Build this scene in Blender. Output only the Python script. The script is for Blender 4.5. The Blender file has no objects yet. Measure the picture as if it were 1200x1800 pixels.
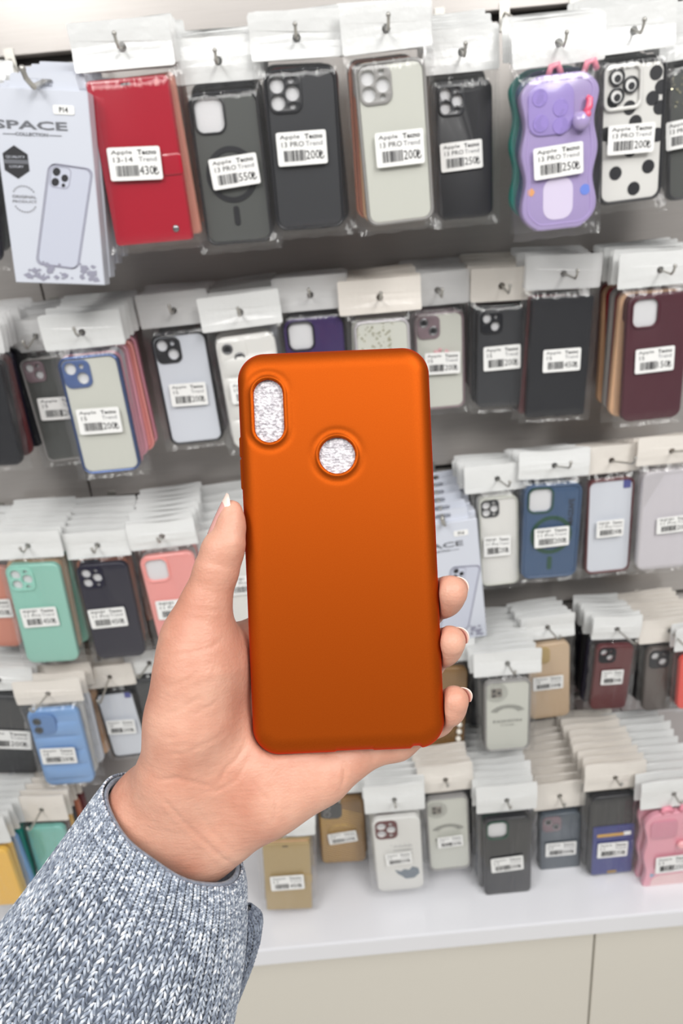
import bpy, bmesh, math, random
import numpy as np
from mathutils import Matrix, Vector, Euler, noise
from mathutils.geometry import tessellate_polygon

random.seed(7)
rng = np.random.default_rng(5)
SC = bpy.context.scene
COL = SC.collection
PI = math.pi

# ------------------------------------------------------------------ camera
FPX = 1202.0                                   # focal length in pixels of the 1200 x 1800 frame
CAM = Vector((0.0, 0.0, 1.55))
RCAM = (Euler((math.radians(68.0), 0, 0)).to_matrix() @ Matrix.Rotation(math.radians(-5.4), 3, 'Z'))
FOCUS = 0.272
cd = bpy.data.cameras.new('camera')
cd.sensor_fit = 'VERTICAL'
cd.sensor_height = 36.0
cd.lens = 36.0 * FPX / 1800.0
cd.clip_start = 0.01
cd.dof.use_dof = True
cd.dof.focus_distance = FOCUS
cd.dof.aperture_fstop = 14.0
cam = bpy.data.objects.new('camera', cd)
cam.matrix_world = Matrix.Translation(CAM) @ RCAM.to_4x4()
COL.objects.link(cam)
SC.camera = cam

# ------------------------------------------------------------------ world, lamps, exposure
world = bpy.data.worlds.new('shop_ambience')
SC.world = world
world.use_nodes = True
wn = world.node_tree
bgn = wn.nodes['Background']
wtc = wn.nodes.new('ShaderNodeTexCoord')
wsep = wn.nodes.new('ShaderNodeSeparateXYZ')
wramp = wn.nodes.new('ShaderNodeValToRGB')
wmap = wn.nodes.new('ShaderNodeMapRange')
wmap.inputs['From Min'].default_value = -1.0
wmap.inputs['From Max'].default_value = 1.0
wn.links.new(wtc.outputs['Generated'], wsep.inputs[0])
wn.links.new(wsep.outputs['Z'], wmap.inputs['Value'])
wn.links.new(wmap.outputs['Result'], wramp.inputs['Fac'])
wn.links.new(wramp.outputs['Color'], bgn.inputs['Color'])
els = wramp.color_ramp.elements
els[0].position = 0.0; els[0].color = (.78, .79, .82, 1)
els[1].position = 1.0; els[1].color = (.95, .97, 1.0, 1)
for p, c in ((.36, (.72, .72, .73, 1)), (.50, (.26, .255, .25, 1)), (.60, (.36, .36, .37, 1)), (.78, (.9, .92, .95, 1))):
    e = els.new(p); e.color = c
bgn.inputs['Strength'].default_value = 0.46

def area(name, loc, rot, sx, sy, power, col=(1, 1, 1)):
    l = bpy.data.lights.new(name, 'AREA')
    l.shape = 'RECTANGLE'; l.size = sx; l.size_y = sy; l.energy = power; l.color = col
    o = bpy.data.objects.new(name, l)
    o.location = loc; o.rotation_euler = rot
    COL.objects.link(o)
    return o
area('ceiling_lamp', (-0.95, -0.65, 2.7), (math.radians(28), 0, 0), 0.5, 1.5, 17, (1, .985, .96))
area('ceiling_lamp', (0.95, -0.65, 2.7), (math.radians(28), 0, 0), 0.5, 1.5, 24, (1, .985, .96))
area('ceiling_lamp', (0.1, -1.15, 2.75), (math.radians(40), 0, 0), 2.6, 0.5, 30, (1, .985, .96))
vs = SC.view_settings
vs.view_transform = 'Standard'
vs.look = 'None'
vs.exposure = 0.0
vs.gamma = 1.0
vs.use_curve_mapping = False
SC.cycles.transparent_max_bounces = 24

# ------------------------------------------------------------------ helpers
def ray(px, py):
    return RCAM @ Vector(((px - 600.0) / FPX, (900.0 - py) / FPX, -1.0))
def at(px, py, Y):                              # the point at depth Y (distance towards the wall) seen there in the photo
    d = ray(px, py)
    return CAM + d * (Y / d.y)
def lin(c):
    c = c / 255.0
    return c / 12.92 if c <= .04045 else ((c + .055) / 1.055) ** 2.4
def rgb(r, g, b):
    return (lin(r), lin(g), lin(b), 1.0)

_mats = {}
def mat(name, col, rough=.5, metal=0.0, spec=.5, coat=0.0, bump=None, alpha=1.0, trans=0.0, sss=0.0):
    if name in _mats:
        return _mats[name]
    m = bpy.data.materials.new(name)
    m.use_nodes = True
    b = m.node_tree.nodes['Principled BSDF']
    b.inputs['Base Color'].default_value = rgb(*col)
    b.inputs['Roughness'].default_value = rough
    b.inputs['Metallic'].default_value = metal
    b.inputs['Specular IOR Level'].default_value = spec
    b.inputs['Coat Weight'].default_value = coat
    b.inputs['Coat Roughness'].default_value = .08
    b.inputs['Alpha'].default_value = alpha
    if bump:
        scale, strength, dist = bump
        nt = m.node_tree
        tc = nt.nodes.new('ShaderNodeTexCoord')
        n = nt.nodes.new('ShaderNodeTexNoise')
        n.inputs['Scale'].default_value = scale
        n.inputs['Detail'].default_value = 3
        bp = nt.nodes.new('ShaderNodeBump')
        bp.inputs['Strength'].default_value = strength
        bp.inputs['Distance'].default_value = dist
        nt.links.new(tc.outputs['Object'], n.inputs['Vector'])
        nt.links.new(n.outputs['Fac'], bp.inputs['Height'])
        nt.links.new(bp.outputs['Normal'], b.inputs['Normal'])
    _mats[name] = m
    return m

def tag(o, label=None, cat=None, group=None, kind=None):
    if label: o['label'] = label
    if cat: o['category'] = cat
    if group: o['group'] = group
    if kind: o['kind'] = kind
    return o

class MB:
    """collects shapes and links them as ONE mesh object"""
    def __init__(s):
        s.v = []; s.f = []; s.mi = []; s.cur = 0
    def add(s, verts, faces, M=None):
        o = len(s.v)
        if M is not None:
            verts = [M @ Vector(p) for p in verts]
        s.v += [tuple(p) for p in verts]
        s.f += [tuple(i + o for i in f) for f in faces]
        s.mi += [s.cur] * len(faces)
        return s
    def box(s, x0, x1, y0, y1, z0, z1):
        v = [(x, y, z) for x in (x0, x1) for y in (y0, y1) for z in (z0, z1)]
        f = [(0, 1, 3, 2), (4, 6, 7, 5), (0, 4, 5, 1), (2, 3, 7, 6), (0, 2, 6, 4), (1, 5, 7, 3)]
        return s.add(v, f)
    def tube(s, pts, r, n=8, caps=True):
        pts = [Vector(p) for p in pts]
        rs = r if isinstance(r, (list, tuple)) else [r] * len(pts)
        vs_ = []; fs = []
        up = None
        for i, p in enumerate(pts):
            t = (pts[min(i + 1, len(pts) - 1)] - pts[max(i - 1, 0)]).normalized()
            if up is None:
                up = Vector((0, 0, 1)) if abs(t.z) < .9 else Vector((1, 0, 0))
            a = (up - t * up.dot(t)).normalized(); b = t.cross(a); up = a
            for k in range(n):
                th = 2 * PI * k / n
                vs_.append(p + (a * math.cos(th) + b * math.sin(th)) * rs[i])
        for i in range(len(pts) - 1):
            for k in range(n):
                fs.append((i * n + k, i * n + (k + 1) % n, (i + 1) * n + (k + 1) % n, (i + 1) * n + k))
        if caps:
            fs.append(tuple(range(n - 1, -1, -1)))
            fs.append(tuple((len(pts) - 1) * n + k for k in range(n)))
        return s.add(vs_, fs)
    def ball(s, c, r, n=12, m=8, sc=(1, 1, 1)):
        vs_ = [(c[0], c[1], c[2] + r * sc[2])]; fs = []
        for i in range(1, m):
            th = PI * i / m
            for k in range(n):
                ph = 2 * PI * k / n
                vs_.append((c[0] + r * sc[0] * math.sin(th) * math.cos(ph), c[1] + r * sc[1] * math.sin(th) * math.sin(ph), c[2] + r * sc[2] * math.cos(th)))
        vs_.append((c[0], c[1], c[2] - r * sc[2]))
        for k in range(n):
            fs.append((0, 1 + k, 1 + (k + 1) % n))
            fs.append((len(vs_) - 1, 1 + (m - 2) * n + (k + 1) % n, 1 + (m - 2) * n + k))
        for i in range(m - 2):
            for k in range(n):
                a = 1 + i * n
                fs.append((a + k, a + n + k, a + n + (k + 1) % n, a + (k + 1) % n))
        return s.add(vs_, fs)
    def mesh(s, name, mats, smooth=None, fix=True):
        me = bpy.data.meshes.new(name)
        me.from_pydata(s.v, [], s.f)
        for m in (mats if isinstance(mats, (list, tuple)) else [mats]):
            me.materials.append(m)
        me.polygons.foreach_set('material_index', s.mi)
        if fix:
            bm = bmesh.new(); bm.from_mesh(me)
            bmesh.ops.recalc_face_normals(bm, faces=bm.faces)
            bm.to_mesh(me); bm.free()
        if smooth is not None:
            me.shade_smooth()
            if smooth < 179:
                me.set_sharp_from_angle(angle=math.radians(smooth))
        me.update()
        return me
    def build(s, name, mats, parent=None, smooth=None, fix=True):
        o = bpy.data.objects.new(name, s.mesh(name, mats, smooth, fix))
        COL.objects.link(o)
        if parent: o.parent = parent
        return o

def empty(name, M, parent=None):
    o = bpy.data.objects.new(name, None)
    o.empty_display_size = .02
    o.matrix_world = M
    COL.objects.link(o)
    return o
def struct(o):
    o['kind'] = 'structure'
    return o

# outlines: functions of an inset s
def rrect(cx, cz, w, h, r, n=6):
    def f(s=0.0):
        ww, hh = w / 2 - s, h / 2 - s
        rr = min(max(r - s, .0002), ww, hh)
        pts = []
        for (sx, sz, a0) in ((1, 1, 0), (-1, 1, 90), (-1, -1, 180), (1, -1, 270)):
            for k in range(n + 1):
                a = math.radians(a0 + 90 * k / n)
                pts.append((cx + sx * (ww - rr) + rr * math.cos(a), cz + sz * (hh - rr) + rr * math.sin(a)))
        return pts
    return f
def circ(cx, cz, r, n=22):
    return lambda s=0.0: [(cx + (r - s) * math.cos(2 * PI * k / n), cz + (r - s) * math.sin(2 * PI * k / n)) for k in range(n)]
def hole(fn):                                  # an outline used as a hole grows with the inset
    return lambda s=0.0: fn(-s)
def poly(pts):
    return lambda s=0.0: list(pts)

def plate(outer, holes=(), t=.01, bev=.0, nb=3, y0=0.0):
    """flat piece in the XZ plane, its middle at y0, front towards -Y; bevelled rims"""
    loops = [outer] + [hole(h) for h in holes]
    prof = []
    if bev > 0:
        for k in range(nb + 1):
            a = k / nb * PI / 2
            prof.append((bev * (1 - math.cos(a)), t / 2 - bev + bev * math.sin(a)))
    else:
        prof = [(0.0, t / 2)]
    prof = [(i, -d) for (i, d) in reversed(prof)] + prof
    verts = []; faces = []; rings = []
    for L in loops:
        lr = []
        for (ins, d) in prof:
            base = len(verts)
            pts = L(ins)
            verts += [(x, y0 - d, z) for (x, z) in pts]
            lr.append((base, len(pts)))
        for a, b in zip(lr[:-1], lr[1:]):
            n = a[1]
            for k in range(n):
                faces.append((a[0] + k, a[0] + (k + 1) % n, b[0] + (k + 1) % n, b[0] + k))
        rings.append(lr)
    for idx in (0, -1):
        polys = []; ids = []
        for lr in rings:
            b, n = lr[idx]
            polys.append([Vector((verts[b + k][0], verts[b + k][2], 0)) for k in range(n)])
            ids += [b + k for k in range(n)]
        for tri in tessellate_polygon(polys):
            faces.append(tuple(ids[i] for i in tri))
    return verts, faces

# text as flat meshes (built-in font), cached
_txt = {}
def text_geo(s, bold=0.0):
    key = (s, bold)
    if key in _txt: return _txt[key]
    c = bpy.data.curves.new('lettering', 'FONT')
    c.body = s; c.size = 1.0; c.fill_mode = 'FRONT'; c.resolution_u = 2
    c.align_x = 'LEFT'; c.offset = bold
    o = bpy.data.objects.new('lettering', c)
    COL.objects.link(o)
    dg = bpy.context.evaluated_depsgraph_get()
    ev = o.evaluated_get(dg)
    me = ev.to_mesh()
    v = [tuple(p.co) for p in me.vertices]; f = [tuple(p.vertices) for p in me.polygons]
    ev.to_mesh_clear()
    bpy.data.objects.remove(o); bpy.data.curves.remove(c)
    if v:
        x0 = min(p[0] for p in v); x1 = max(p[0] for p in v)
        y0 = min(p[1] for p in v); y1 = max(p[1] for p in v)
    else:
        x0 = x1 = y0 = y1 = 0.0
    v = [(p[0] - x0, p[1] - y0) for p in v]
    _txt[key] = (v, f, x1 - x0, y1 - y0)
    return _txt[key]
def put_text(mb, s, x, z, h=None, w=None, y=0.0, bold=0.0, rot=0.0, center=False):
    """letters lying in the XZ plane at y; fits width w and/or height h; (x,z) is the lower left corner"""
    v, f, tw, th = text_geo(s, bold)
    if not v: return
    sz = (h / th) if h else (w / tw)
    sx = (w / tw) if w else sz
    if center:
        x -= tw * sx / 2; z -= th * sz / 2
    ca, sa = math.cos(rot), math.sin(rot)
    cx, cz = x + tw * sx / 2, z + th * sz / 2
    out = []
    for p in v:
        px, pz = x + p[0] * sx - cx, z + p[1] * sz - cz
        out.append((cx + px * ca - pz * sa, y, cz + px * sa + pz * ca))
    mb.add(out, f)

# ------------------------------------------------------------------ implicit surfaces (for the hand and the orange case)
def surface_nets(f, lo, hi, step):
    """smooth iso surface of f(x,y,z)=0, as vertices and quads"""
    xs = np.arange(lo[0], hi[0] + step, step, dtype=np.float32)
    ys = np.arange(lo[1], hi[1] + step, step, dtype=np.float32)
    zs = np.arange(lo[2], hi[2] + step, step, dtype=np.float32)
    X, Y, Z = np.meshgrid(xs, ys, zs, indexing='ij')
    D = f(X, Y, Z).astype(np.float32)
    S = D < 0
    c = [S[i:S.shape[0] - 1 + i, j:S.shape[1] - 1 + j, k:S.shape[2] - 1 + k] for i in (0, 1) for j in (0, 1) for k in (0, 1)]
    cnt = sum(a.astype(np.int8) for a in c)
    act = (cnt > 0) & (cnt < 8)
    idx = np.full(act.shape, -1, dtype=np.int64)
    ijk = np.argwhere(act)
    idx[act] = np.arange(len(ijk))
    acc = np.zeros((len(ijk), 3)); num = np.zeros(len(ijk))
    I, J, K = ijk.T
    cor = [(i, j, k) for i in (0, 1) for j in (0, 1) for k in (0, 1)]
    for a in cor:
        for ax in range(3):
            if a[ax] == 1: continue
            b = list(a); b[ax] = 1
            da = D[I + a[0], J + a[1], K + a[2]]; db = D[I + b[0], J + b[1], K + b[2]]
            m = (da < 0) != (db < 0)
            t = np.where(m, da / np.where(m, da - db, 1), 0)
            p = np.array(a, dtype=float)[None, :].repeat(len(ijk), 0); p[:, ax] += t
            acc += p * m[:, None]; num += m
    V = (ijk + acc / num[:, None]) * step + np.array([xs[0], ys[0], zs[0]])
    quads = []
    for ax in range(3):
        o1, o2 = (ax + 1) % 3, (ax + 2) % 3
        sl0 = [slice(None)] * 3; sl1 = [slice(None)] * 3
        sl0[ax] = slice(0, -1); sl1[ax] = slice(1, None)
        A = S[tuple(sl0)]; B = S[tuple(sl1)]
        e = np.argwhere(A != B)
        ok = (e[:, o1] > 0) & (e[:, o2] > 0) & (e[:, o1] < S.shape[o1] - 1) & (e[:, o2] < S.shape[o2] - 1)
        e = e[ok]
        flip = A[e[:, 0], e[:, 1], e[:, 2]]
        def cell(d1, d2):
            q = e.copy(); q[:, o1] += d1; q[:, o2] += d2
            return idx[q[:, 0], q[:, 1], q[:, 2]]
        q = np.stack([cell(-1, -1), cell(0, -1), cell(0, 0), cell(-1, 0)], 1)
        q[~flip] = q[~flip][:, ::-1]
        quads.append(q)
    Q = np.concatenate(quads)
    Q = Q[(Q >= 0).all(1)]
    return V, Q
def gradient(f, V, h=2e-4):
    x, y, z = V.T
    g = np.stack([f(x + h, y, z) - f(x - h, y, z), f(x, y + h, z) - f(x, y - h, z), f(x, y, z + h) - f(x, y, z - h)], 1) / (2 * h)
    return g
def np_mesh(name, V, Q, mats, smooth=True, normals=None):
    me = bpy.data.meshes.new(name)
    me.from_pydata(V.tolist(), [], Q.tolist())
    for m in (mats if isinstance(mats, (list, tuple)) else [mats]): me.materials.append(m)
    if smooth: me.shade_smooth()
    if normals is not None:
        me.normals_split_custom_set_from_vertices([tuple(n) for n in normals])
    me.update()
    return me

# the frame the hand and the held case are laid out in: x right, y up, z towards the viewer, metres, centred 27 cm out
HM = Matrix.Translation(CAM) @ RCAM.to_4x4() @ Matrix.Translation((0, 0, -FOCUS))
def HP(px, py, z=0.0):
    zc = FOCUS - z
    return np.array([(px - 600.0) / FPX * zc, (900.0 - py) / FPX * zc, z])
PX = FOCUS / FPX                               # size of one photo pixel at that distance

# ---------------- the orange case
cw, ch = 336.5 * PX, 704.0 * PX
ccen = HP(599, 968.5, 0)
cang = math.radians(2.5)
ca_, sa_ = math.cos(cang), math.sin(cang)
def case_local(px, py):
    p = HP(px, py, .004) - ccen
    return p[0] * ca_ + p[1] * sa_, -p[0] * sa_ + p[1] * ca_
ZT, ZB, HD, CC = .0050, -.0048, .0064, .0085
def rr2(x, y, w, h, r):                        # signed distance to a rounded rectangle
    qx = np.abs(x) - (w / 2 - r); qy = np.abs(y) - (h / 2 - r)
    return np.hypot(np.maximum(qx, 0), np.maximum(qy, 0)) + np.minimum(np.maximum(qx, qy), 0) - r
OV = (case_local(472.5, 723), 51 * PX, 108 * PX)
CI = (case_local(592.5, 801), 31.0 * PX)
def smooth01(x):
    x = np.clip(x, 0, 1); return x * x * (3 - 2 * x)
def case_holes(x, y):
    d1 = rr2(x - OV[0][0], y - OV[0][1], OV[1], OV[2], OV[1] / 2 - 1e-5)
    d2 = np.hypot(x - CI[0][0], y - CI[0][1]) - CI[1]
    return np.minimum(d1, d2), d1, d2
bt1 = case_local(419, 785)[1]; bt2 = case_local(421, 833)[1]
nj = case_local(733, 1308)
def case_out(x, y, z, shrink=0.0):
    s = -rr2(x, y, cw, ch, .0108)              # inset from the outline
    if shrink == 0.0:
        left = smooth01((-x - cw / 2 + .006) / .003) * smooth01((.0026 - np.abs(z + .0008)) / .0008)
        b = smooth01((.0042 - np.abs(y - bt1)) / .0007) + smooth01((.0062 - np.abs(y - bt2)) / .0007)
        s = s + .0005 * left * b
        low = smooth01((-y - ch / 2 + .004) / .002)
        s = s - .0010 * low * smooth01((.0026 - np.abs(x - nj[0])) / .0016)
        s = s - .0004 * low * smooth01((.008 - np.abs(x - .002)) / .001)
    s = s - shrink
    zt = ZT - shrink
    if shrink == 0.0:
        dh, d1, d2 = case_holes(x, y)
        zt = zt + .00042 * np.exp(-((dh - .0009) / .0007) ** 2) - .00018 * np.exp(-((dh - .0031) / .0012) ** 2)
    q1 = np.maximum(CC - s, 0) / CC
    q2 = np.maximum(z - (zt - HD), 0) / HD
    P = 2.45
    f = (q1 ** P + q2 ** P + 1e-9) ** (1 / P) - 1
    return f * .0066
def case_fn(x, y, z):
    o = case_out(x, y, z)
    o = np.maximum(o, ZB - z)
    i = case_out(x, y, z, .0013)
    o = np.maximum(o, -i)
    dh = case_holes(x, y)[0]
    return np.maximum(o, -dh)
V, Q = surface_nets(case_fn, (-cw / 2 - .002, -ch / 2 - .002, -.0062), (cw / 2 + .002, ch / 2 + .002, .0068), .00048)
for it in range(3):
    g = gradient(case_fn, V, 6e-5); n2 = (g * g).sum(1) + 1e-9
    d = case_fn(*V.T)
    stepv = -(d / n2)[:, None] * g
    ln = np.linalg.norm(stepv, axis=1, keepdims=True)
    V = V + stepv * np.minimum(1, .0002 / np.maximum(ln, 1e-9))
g = gradient(case_fn, V, 5e-5)
NRM = g / np.maximum(np.linalg.norm(g, axis=1, keepdims=True), 1e-9)

m_orange = bpy.data.materials.new('orange_metallic_soft_touch')
m_orange.use_nodes = True
nt = m_orange.node_tree
b = nt.nodes['Principled BSDF']
b.inputs['Metallic'].default_value = .72
b.inputs['Roughness'].default_value = .5
b.inputs['Base Color'].default_value = rgb(226, 92, 6)
b.inputs['Specular Tint'].default_value = rgb(255, 60, 30)
b.inputs['Sheen Weight'].default_value = .6
b.inputs['Sheen Roughness'].default_value = .35
b.inputs['Sheen Tint'].default_value = rgb(255, 40, 25)
tc = nt.nodes.new('ShaderNodeTexCoord')
nz = nt.nodes.new('ShaderNodeTexNoise'); nz.inputs['Scale'].default_value = 2600; nz.inputs['Detail'].default_value = 1
nt.links.new(tc.outputs['Object'], nz.inputs['Vector'])
mx = nt.nodes.new('ShaderNodeMix'); mx.data_type = 'RGBA'
mx.inputs['A'].default_value = rgb(158, 67, 14); mx.inputs['B'].default_value = rgb(172, 80, 20)
nt.links.new(nz.outputs['Fac'], mx.inputs['Factor']); nt.links.new(mx.outputs['Result'], b.inputs['Base Color'])

CM = HM @ Matrix.Translation(Vector(ccen)) @ Matrix.Rotation(cang, 4, 'Z')
held = bpy.data.objects.new('phone_case', np_mesh('phone_case', V, Q, m_orange, normals=NRM))
COL.objects.link(held)
held.matrix_world = CM
tag(held, 'large matte metallic orange phone case held up in the hand', 'phone case')

m_foam = bpy.data.materials.new('white_packing_foam')
m_foam.use_nodes = True
nt = m_foam.node_tree
b = nt.nodes['Principled BSDF']
b.inputs['Roughness'].default_value = .28
tc = nt.nodes.new('ShaderNodeTexCoord')
vz = nt.nodes.new('ShaderNodeTexVoronoi'); vz.inputs['Scale'].default_value = 850
nz = nt.nodes.new('ShaderNodeTexNoise'); nz.inputs['Scale'].default_value = 620; nz.inputs['Detail'].default_value = 4
rp = nt.nodes.new('ShaderNodeValToRGB')
rp.color_ramp.elements[0].position = .35; rp.color_ramp.elements[0].color = rgb(164, 160, 166)
rp.color_ramp.elements[1].position = .68; rp.color_ramp.elements[1].color = rgb(232, 229, 233)
bp = nt.nodes.new('ShaderNodeBump'); bp.inputs['Strength'].default_value = .9; bp.inputs['Distance'].default_value = .0006
nt.links.new(tc.outputs['Object'], vz.inputs['Vector']); nt.links.new(tc.outputs['Object'], nz.inputs['Vector'])
nt.links.new(nz.outputs['Fac'], rp.inputs['Fac']); nt.links.new(rp.outputs['Color'], b.inputs['Base Color'])
nt.links.new(vz.outputs['Distance'], bp.inputs['Height']); nt.links.new(bp.outputs['Normal'], b.inputs['Normal'])
fm = MB()
v_, f_ = plate(rrect(0, 0, cw - .0075, ch - .0075, .008), t=.0022, bev=.0006, nb=2)
fm.add([(x, z, -y) for (x, y, z) in v_], f_)
fo = fm.build('foam_sheet', m_foam, held)
fo.location = (0, 0, .0023)
tag(fo, 'white foam sheet showing through the openings')

# ---------------- the hand
def cone(x, y, z, a, b_, ra, rb):
    ax, ay, az = a; dx, dy, dz = b_[0] - ax, b_[1] - ay, b_[2] - az
    L2 = dx * dx + dy * dy + dz * dz
    t = np.clip(((x - ax) * dx + (y - ay) * dy + (z - az) * dz) / L2, 0, 1)
    return np.sqrt((x - ax - t * dx) ** 2 + (y - ay - t * dy) ** 2 + (z - az - t * dz) ** 2) - (ra + (rb - ra) * t)
def smin(a, b_, k):
    h = np.maximum(k - np.abs(a - b_), 0) / k
    return np.minimum(a, b_) - h * h * k * .25
def chain(x, y, z, pts, k=.003):
    d = None
    for p, q in zip(pts[:-1], pts[1:]):
        c = cone(x, y, z, p[0], q[0], p[1], q[1])
        d = c if d is None else smin(d, c, k)
    return d
def J(px, py, zmm, rpx):
    return (HP(px, py, zmm / 1000.0), rpx * PX)
FOREARM = [J(-70, 1840, -30, 100), J(120, 1625, -24, 86), J(262, 1440, -16.5, 70)]
WRIST = [J(284, 1418, -15, 72), J(352, 1484, -15.5, 66)]
PALM = [
    [J(318, 1385, -12, 52), J(470, 1128, -18, 44)],
    [J(335, 1400, -14, 48), J(530, 1190, -19, 43)],
    [J(350, 1435, -14, 46), J(572, 1262, -18.5, 41)],
    [J(372, 1462, -14, 44), J(612, 1330, -14, 38)],
]
HYPO = [J(412, 1448, -10, 48), J(470, 1406, -9, 55), J(560, 1364, -11, 49)]
HEEL = [J(340, 1400, -9, 60), J(420, 1340, -10, 56), J(500, 1300, -15, 48)]
THENAR = [J(318, 1350, -4, 74), J(338, 1260, -1, 73), J(349, 1170, 1, 66), J(348, 1118, 1, 54)]
THUMB = [J(349, 1118, 1, 53), J(362, 1060, 3, 43), J(380, 1003, 4, 37.5), J(391.5, 968, 4.4, 36), J(404.5, 925, 4.6, 25), J(406.5, 899, 4.4, 19.5)]
THUMB_PAD = [J(406, 952, 7.5, 21), J(410, 912, 6.5, 14)]
FINGERS = [
    [J(470, 1128, -18, 42), J(560, 1020, -23, 36), J(640, 935, -20.5, 32), J(690, 885, -16.5, 28)],
    [J(530, 1190, -19, 41), J(655, 1120, -25, 36), J(742, 1074, -17.5, 33), J(779, 1050, -5, 31), J(793, 1040, .5, 28)],
    [J(572, 1262, -18.5, 40), J(675, 1208, -25, 35), J(748, 1163, -17, 31), J(778, 1138, -5, 29), J(791, 1127, .5, 27)],
    [J(612, 1330, -14, 37), J(698, 1304, -17, 30), J(766, 1262, -12.5, 29), J(786, 1244, -4, 28), J(799, 1230, 0, 24)],
]
WEB = [J(352, 1150, -6, 48), J(420, 1150, -15, 42), J(470, 1150, -18, 42)]
CMI = np.array((HM.inverted() @ CM).inverted())
def hand_fn(x, y, z):
    d = chain(x, y, z, WRIST, .004)
    d = smin(d, chain(x, y, z, FOREARM, .01), .02)
    p = None
    for m in PALM:
        c = chain(x, y, z, m)
        p = c if p is None else smin(p, c, .011)
    d = smin(d, p, .016)
    d = smin(d, chain(x, y, z, HYPO, .008), .012)
    d = smin(d, chain(x, y, z, HEEL, .01), .014)
    d = smin(d, chain(x, y, z, WEB, .01), .012)
    d = smin(d, chain(x, y, z, THENAR, .01), .010)
    th = chain(x, y, z, THUMB, .0022)
    th = smin(th, chain(x, y, z, THUMB_PAD, .002), .004)
    d = smin(d, th, .008)
    fg = None
    for m in FINGERS:
        c = chain(x, y, z, m, .005)
        fg = c if fg is None else smin(fg, c, .0012)
    d = smin(d, fg, .005)
    # the flesh gives way where it presses on the case
    u = CMI[0, 0] * x + CMI[0, 1] * y + CMI[0, 2] * z + CMI[0, 3]
    v = CMI[1, 0] * x + CMI[1, 1] * y + CMI[1, 2] * z + CMI[1, 3]
    w = CMI[2, 0] * x + CMI[2, 1] * y + CMI[2, 2] * z + CMI[2, 3]
    s = -rr2(u, v, cw + .0010, ch + .0010, .0112)
    q1 = np.maximum(CC - s, 0) / CC
    q2 = np.maximum(w - (ZT + .0004 - HD), 0) / HD
    c = ((q1 ** 2.45 + q2 ** 2.45 + 1e-9) ** (1 / 2.45) - 1) * .0066
    c = np.maximum(c, (ZB - .0004) - w)
    k = .0022
    h = np.maximum(k - np.abs(d + c), 0) / k
    return np.maximum(d, -c) + h * h * k * .25
lo = HP(-120, 1890, -.06); hi = HP(860, 840, .02)
V, Q = surface_nets(hand_fn, (lo[0], lo[1], -.062), (hi[0] + .004, hi[1] + .004, .026), .00085)
for it in range(2):
    g = gradient(hand_fn, V, 1.5e-4); n2 = (g * g).sum(1) + 1e-6
    d = hand_fn(*V.T)
    st = -(d / n2)[:, None] * g
    ln = np.linalg.norm(st, axis=1, keepdims=True)
    V = V + st * np.minimum(1, .0004 / np.maximum(ln, 1e-9))
g = gradient(hand_fn, V, 3e-4)
NRM = g / np.maximum(np.linalg.norm(g, axis=1, keepdims=True), 1e-9)
# creases of the palm and joints, as shallow grooves
CREASES = [
    (.00045, .0009, [(281, 1398), (300, 1420), (330, 1452), (362, 1482), (392, 1510), (415, 1522)]),       # wrist
    (.00030, .0010, [(330, 1400), (352, 1432), (372, 1462), (400, 1488), (418, 1503)]),
    (.00045, .0009, [(270, 1372), (310, 1368), (352, 1378), (385, 1388)]),
    (.00042, .0009, [(438, 1300), (418, 1332), (398, 1350), (380, 1385)]),
    (.00030, .0008, [(440, 1330), (415, 1372), (380, 1392), (340, 1390)]),
    (.00030, .0008, [(470, 1378), (486, 1410), (484, 1432), (478, 1452)]),
    (.00025, .0007, [(432, 1360), (462, 1400), (484, 1420)]),
    (.00025, .0007, [(530, 1338), (546, 1368), (548, 1400)]),
    (.00050, .0009, [(596, 1330), (606, 1352), (604, 1372), (596, 1392)]),                                  # little finger base
    (.00050, .0009, [(648, 1318), (656, 1330), (652, 1348)]),
    (.00035, .0009, [(372, 990), (392, 997), (412, 999)]),                                                  # thumb joint
    (.00028, .0008, [(350, 1072), (378, 1074), (402, 1072)]),
    (.00030, .0009, [(300, 1152), (336, 1146), (370, 1140), (396, 1118)]),
    (.00025, .0008, [(290, 1210), (330, 1196), (360, 1176)]),
    (.00025, .0008, [(276, 1262), (320, 1246), (366, 1216)]),
    (.00022, .0008, [(272, 1300), (300, 1298), (330, 1290)]),
    (.00022, .0008, [(330, 1262), (372, 1240), (400, 1214)]),
    (.00022, .0008, [(284, 1330), (330, 1322), (378, 1300), (404, 1280)]),
]
front = NRM[:, 2] > .15
off = np.zeros(len(V))
pp = np.stack([600 + V[:, 0] / (FOCUS - V[:, 2]) * FPX, 900 - V[:, 1] / (FOCUS - V[:, 2]) * FPX], 1)
for (dep, wid, line) in CREASES:
    best = np.full(len(V), 1e9)
    L = np.array(line, float)
    for a, b2 in zip(L[:-1], L[1:]):
        e = b2 - a
        t = np.clip(((pp - a) @ e) / (e @ e), 0, 1)
        best = np.minimum(best, np.linalg.norm(pp - a - t[:, None] * e, axis=1))
    ends = 1.0
    s_along = np.linalg.norm(pp - L[0], axis=1); e_along = np.linalg.norm(pp - L[-1], axis=1)
    ends = np.clip(np.minimum(s_along, e_along) / 26.0, .12, 1)
    dep = dep * .8 * ends
    off += dep * np.exp(-(best * PX / (wid * .8)) ** 2) - dep * .3 * np.exp(-((best * PX - 2.2 * wid) / wid) ** 2)
V = V - NRM * (off * front)[:, None]

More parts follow.
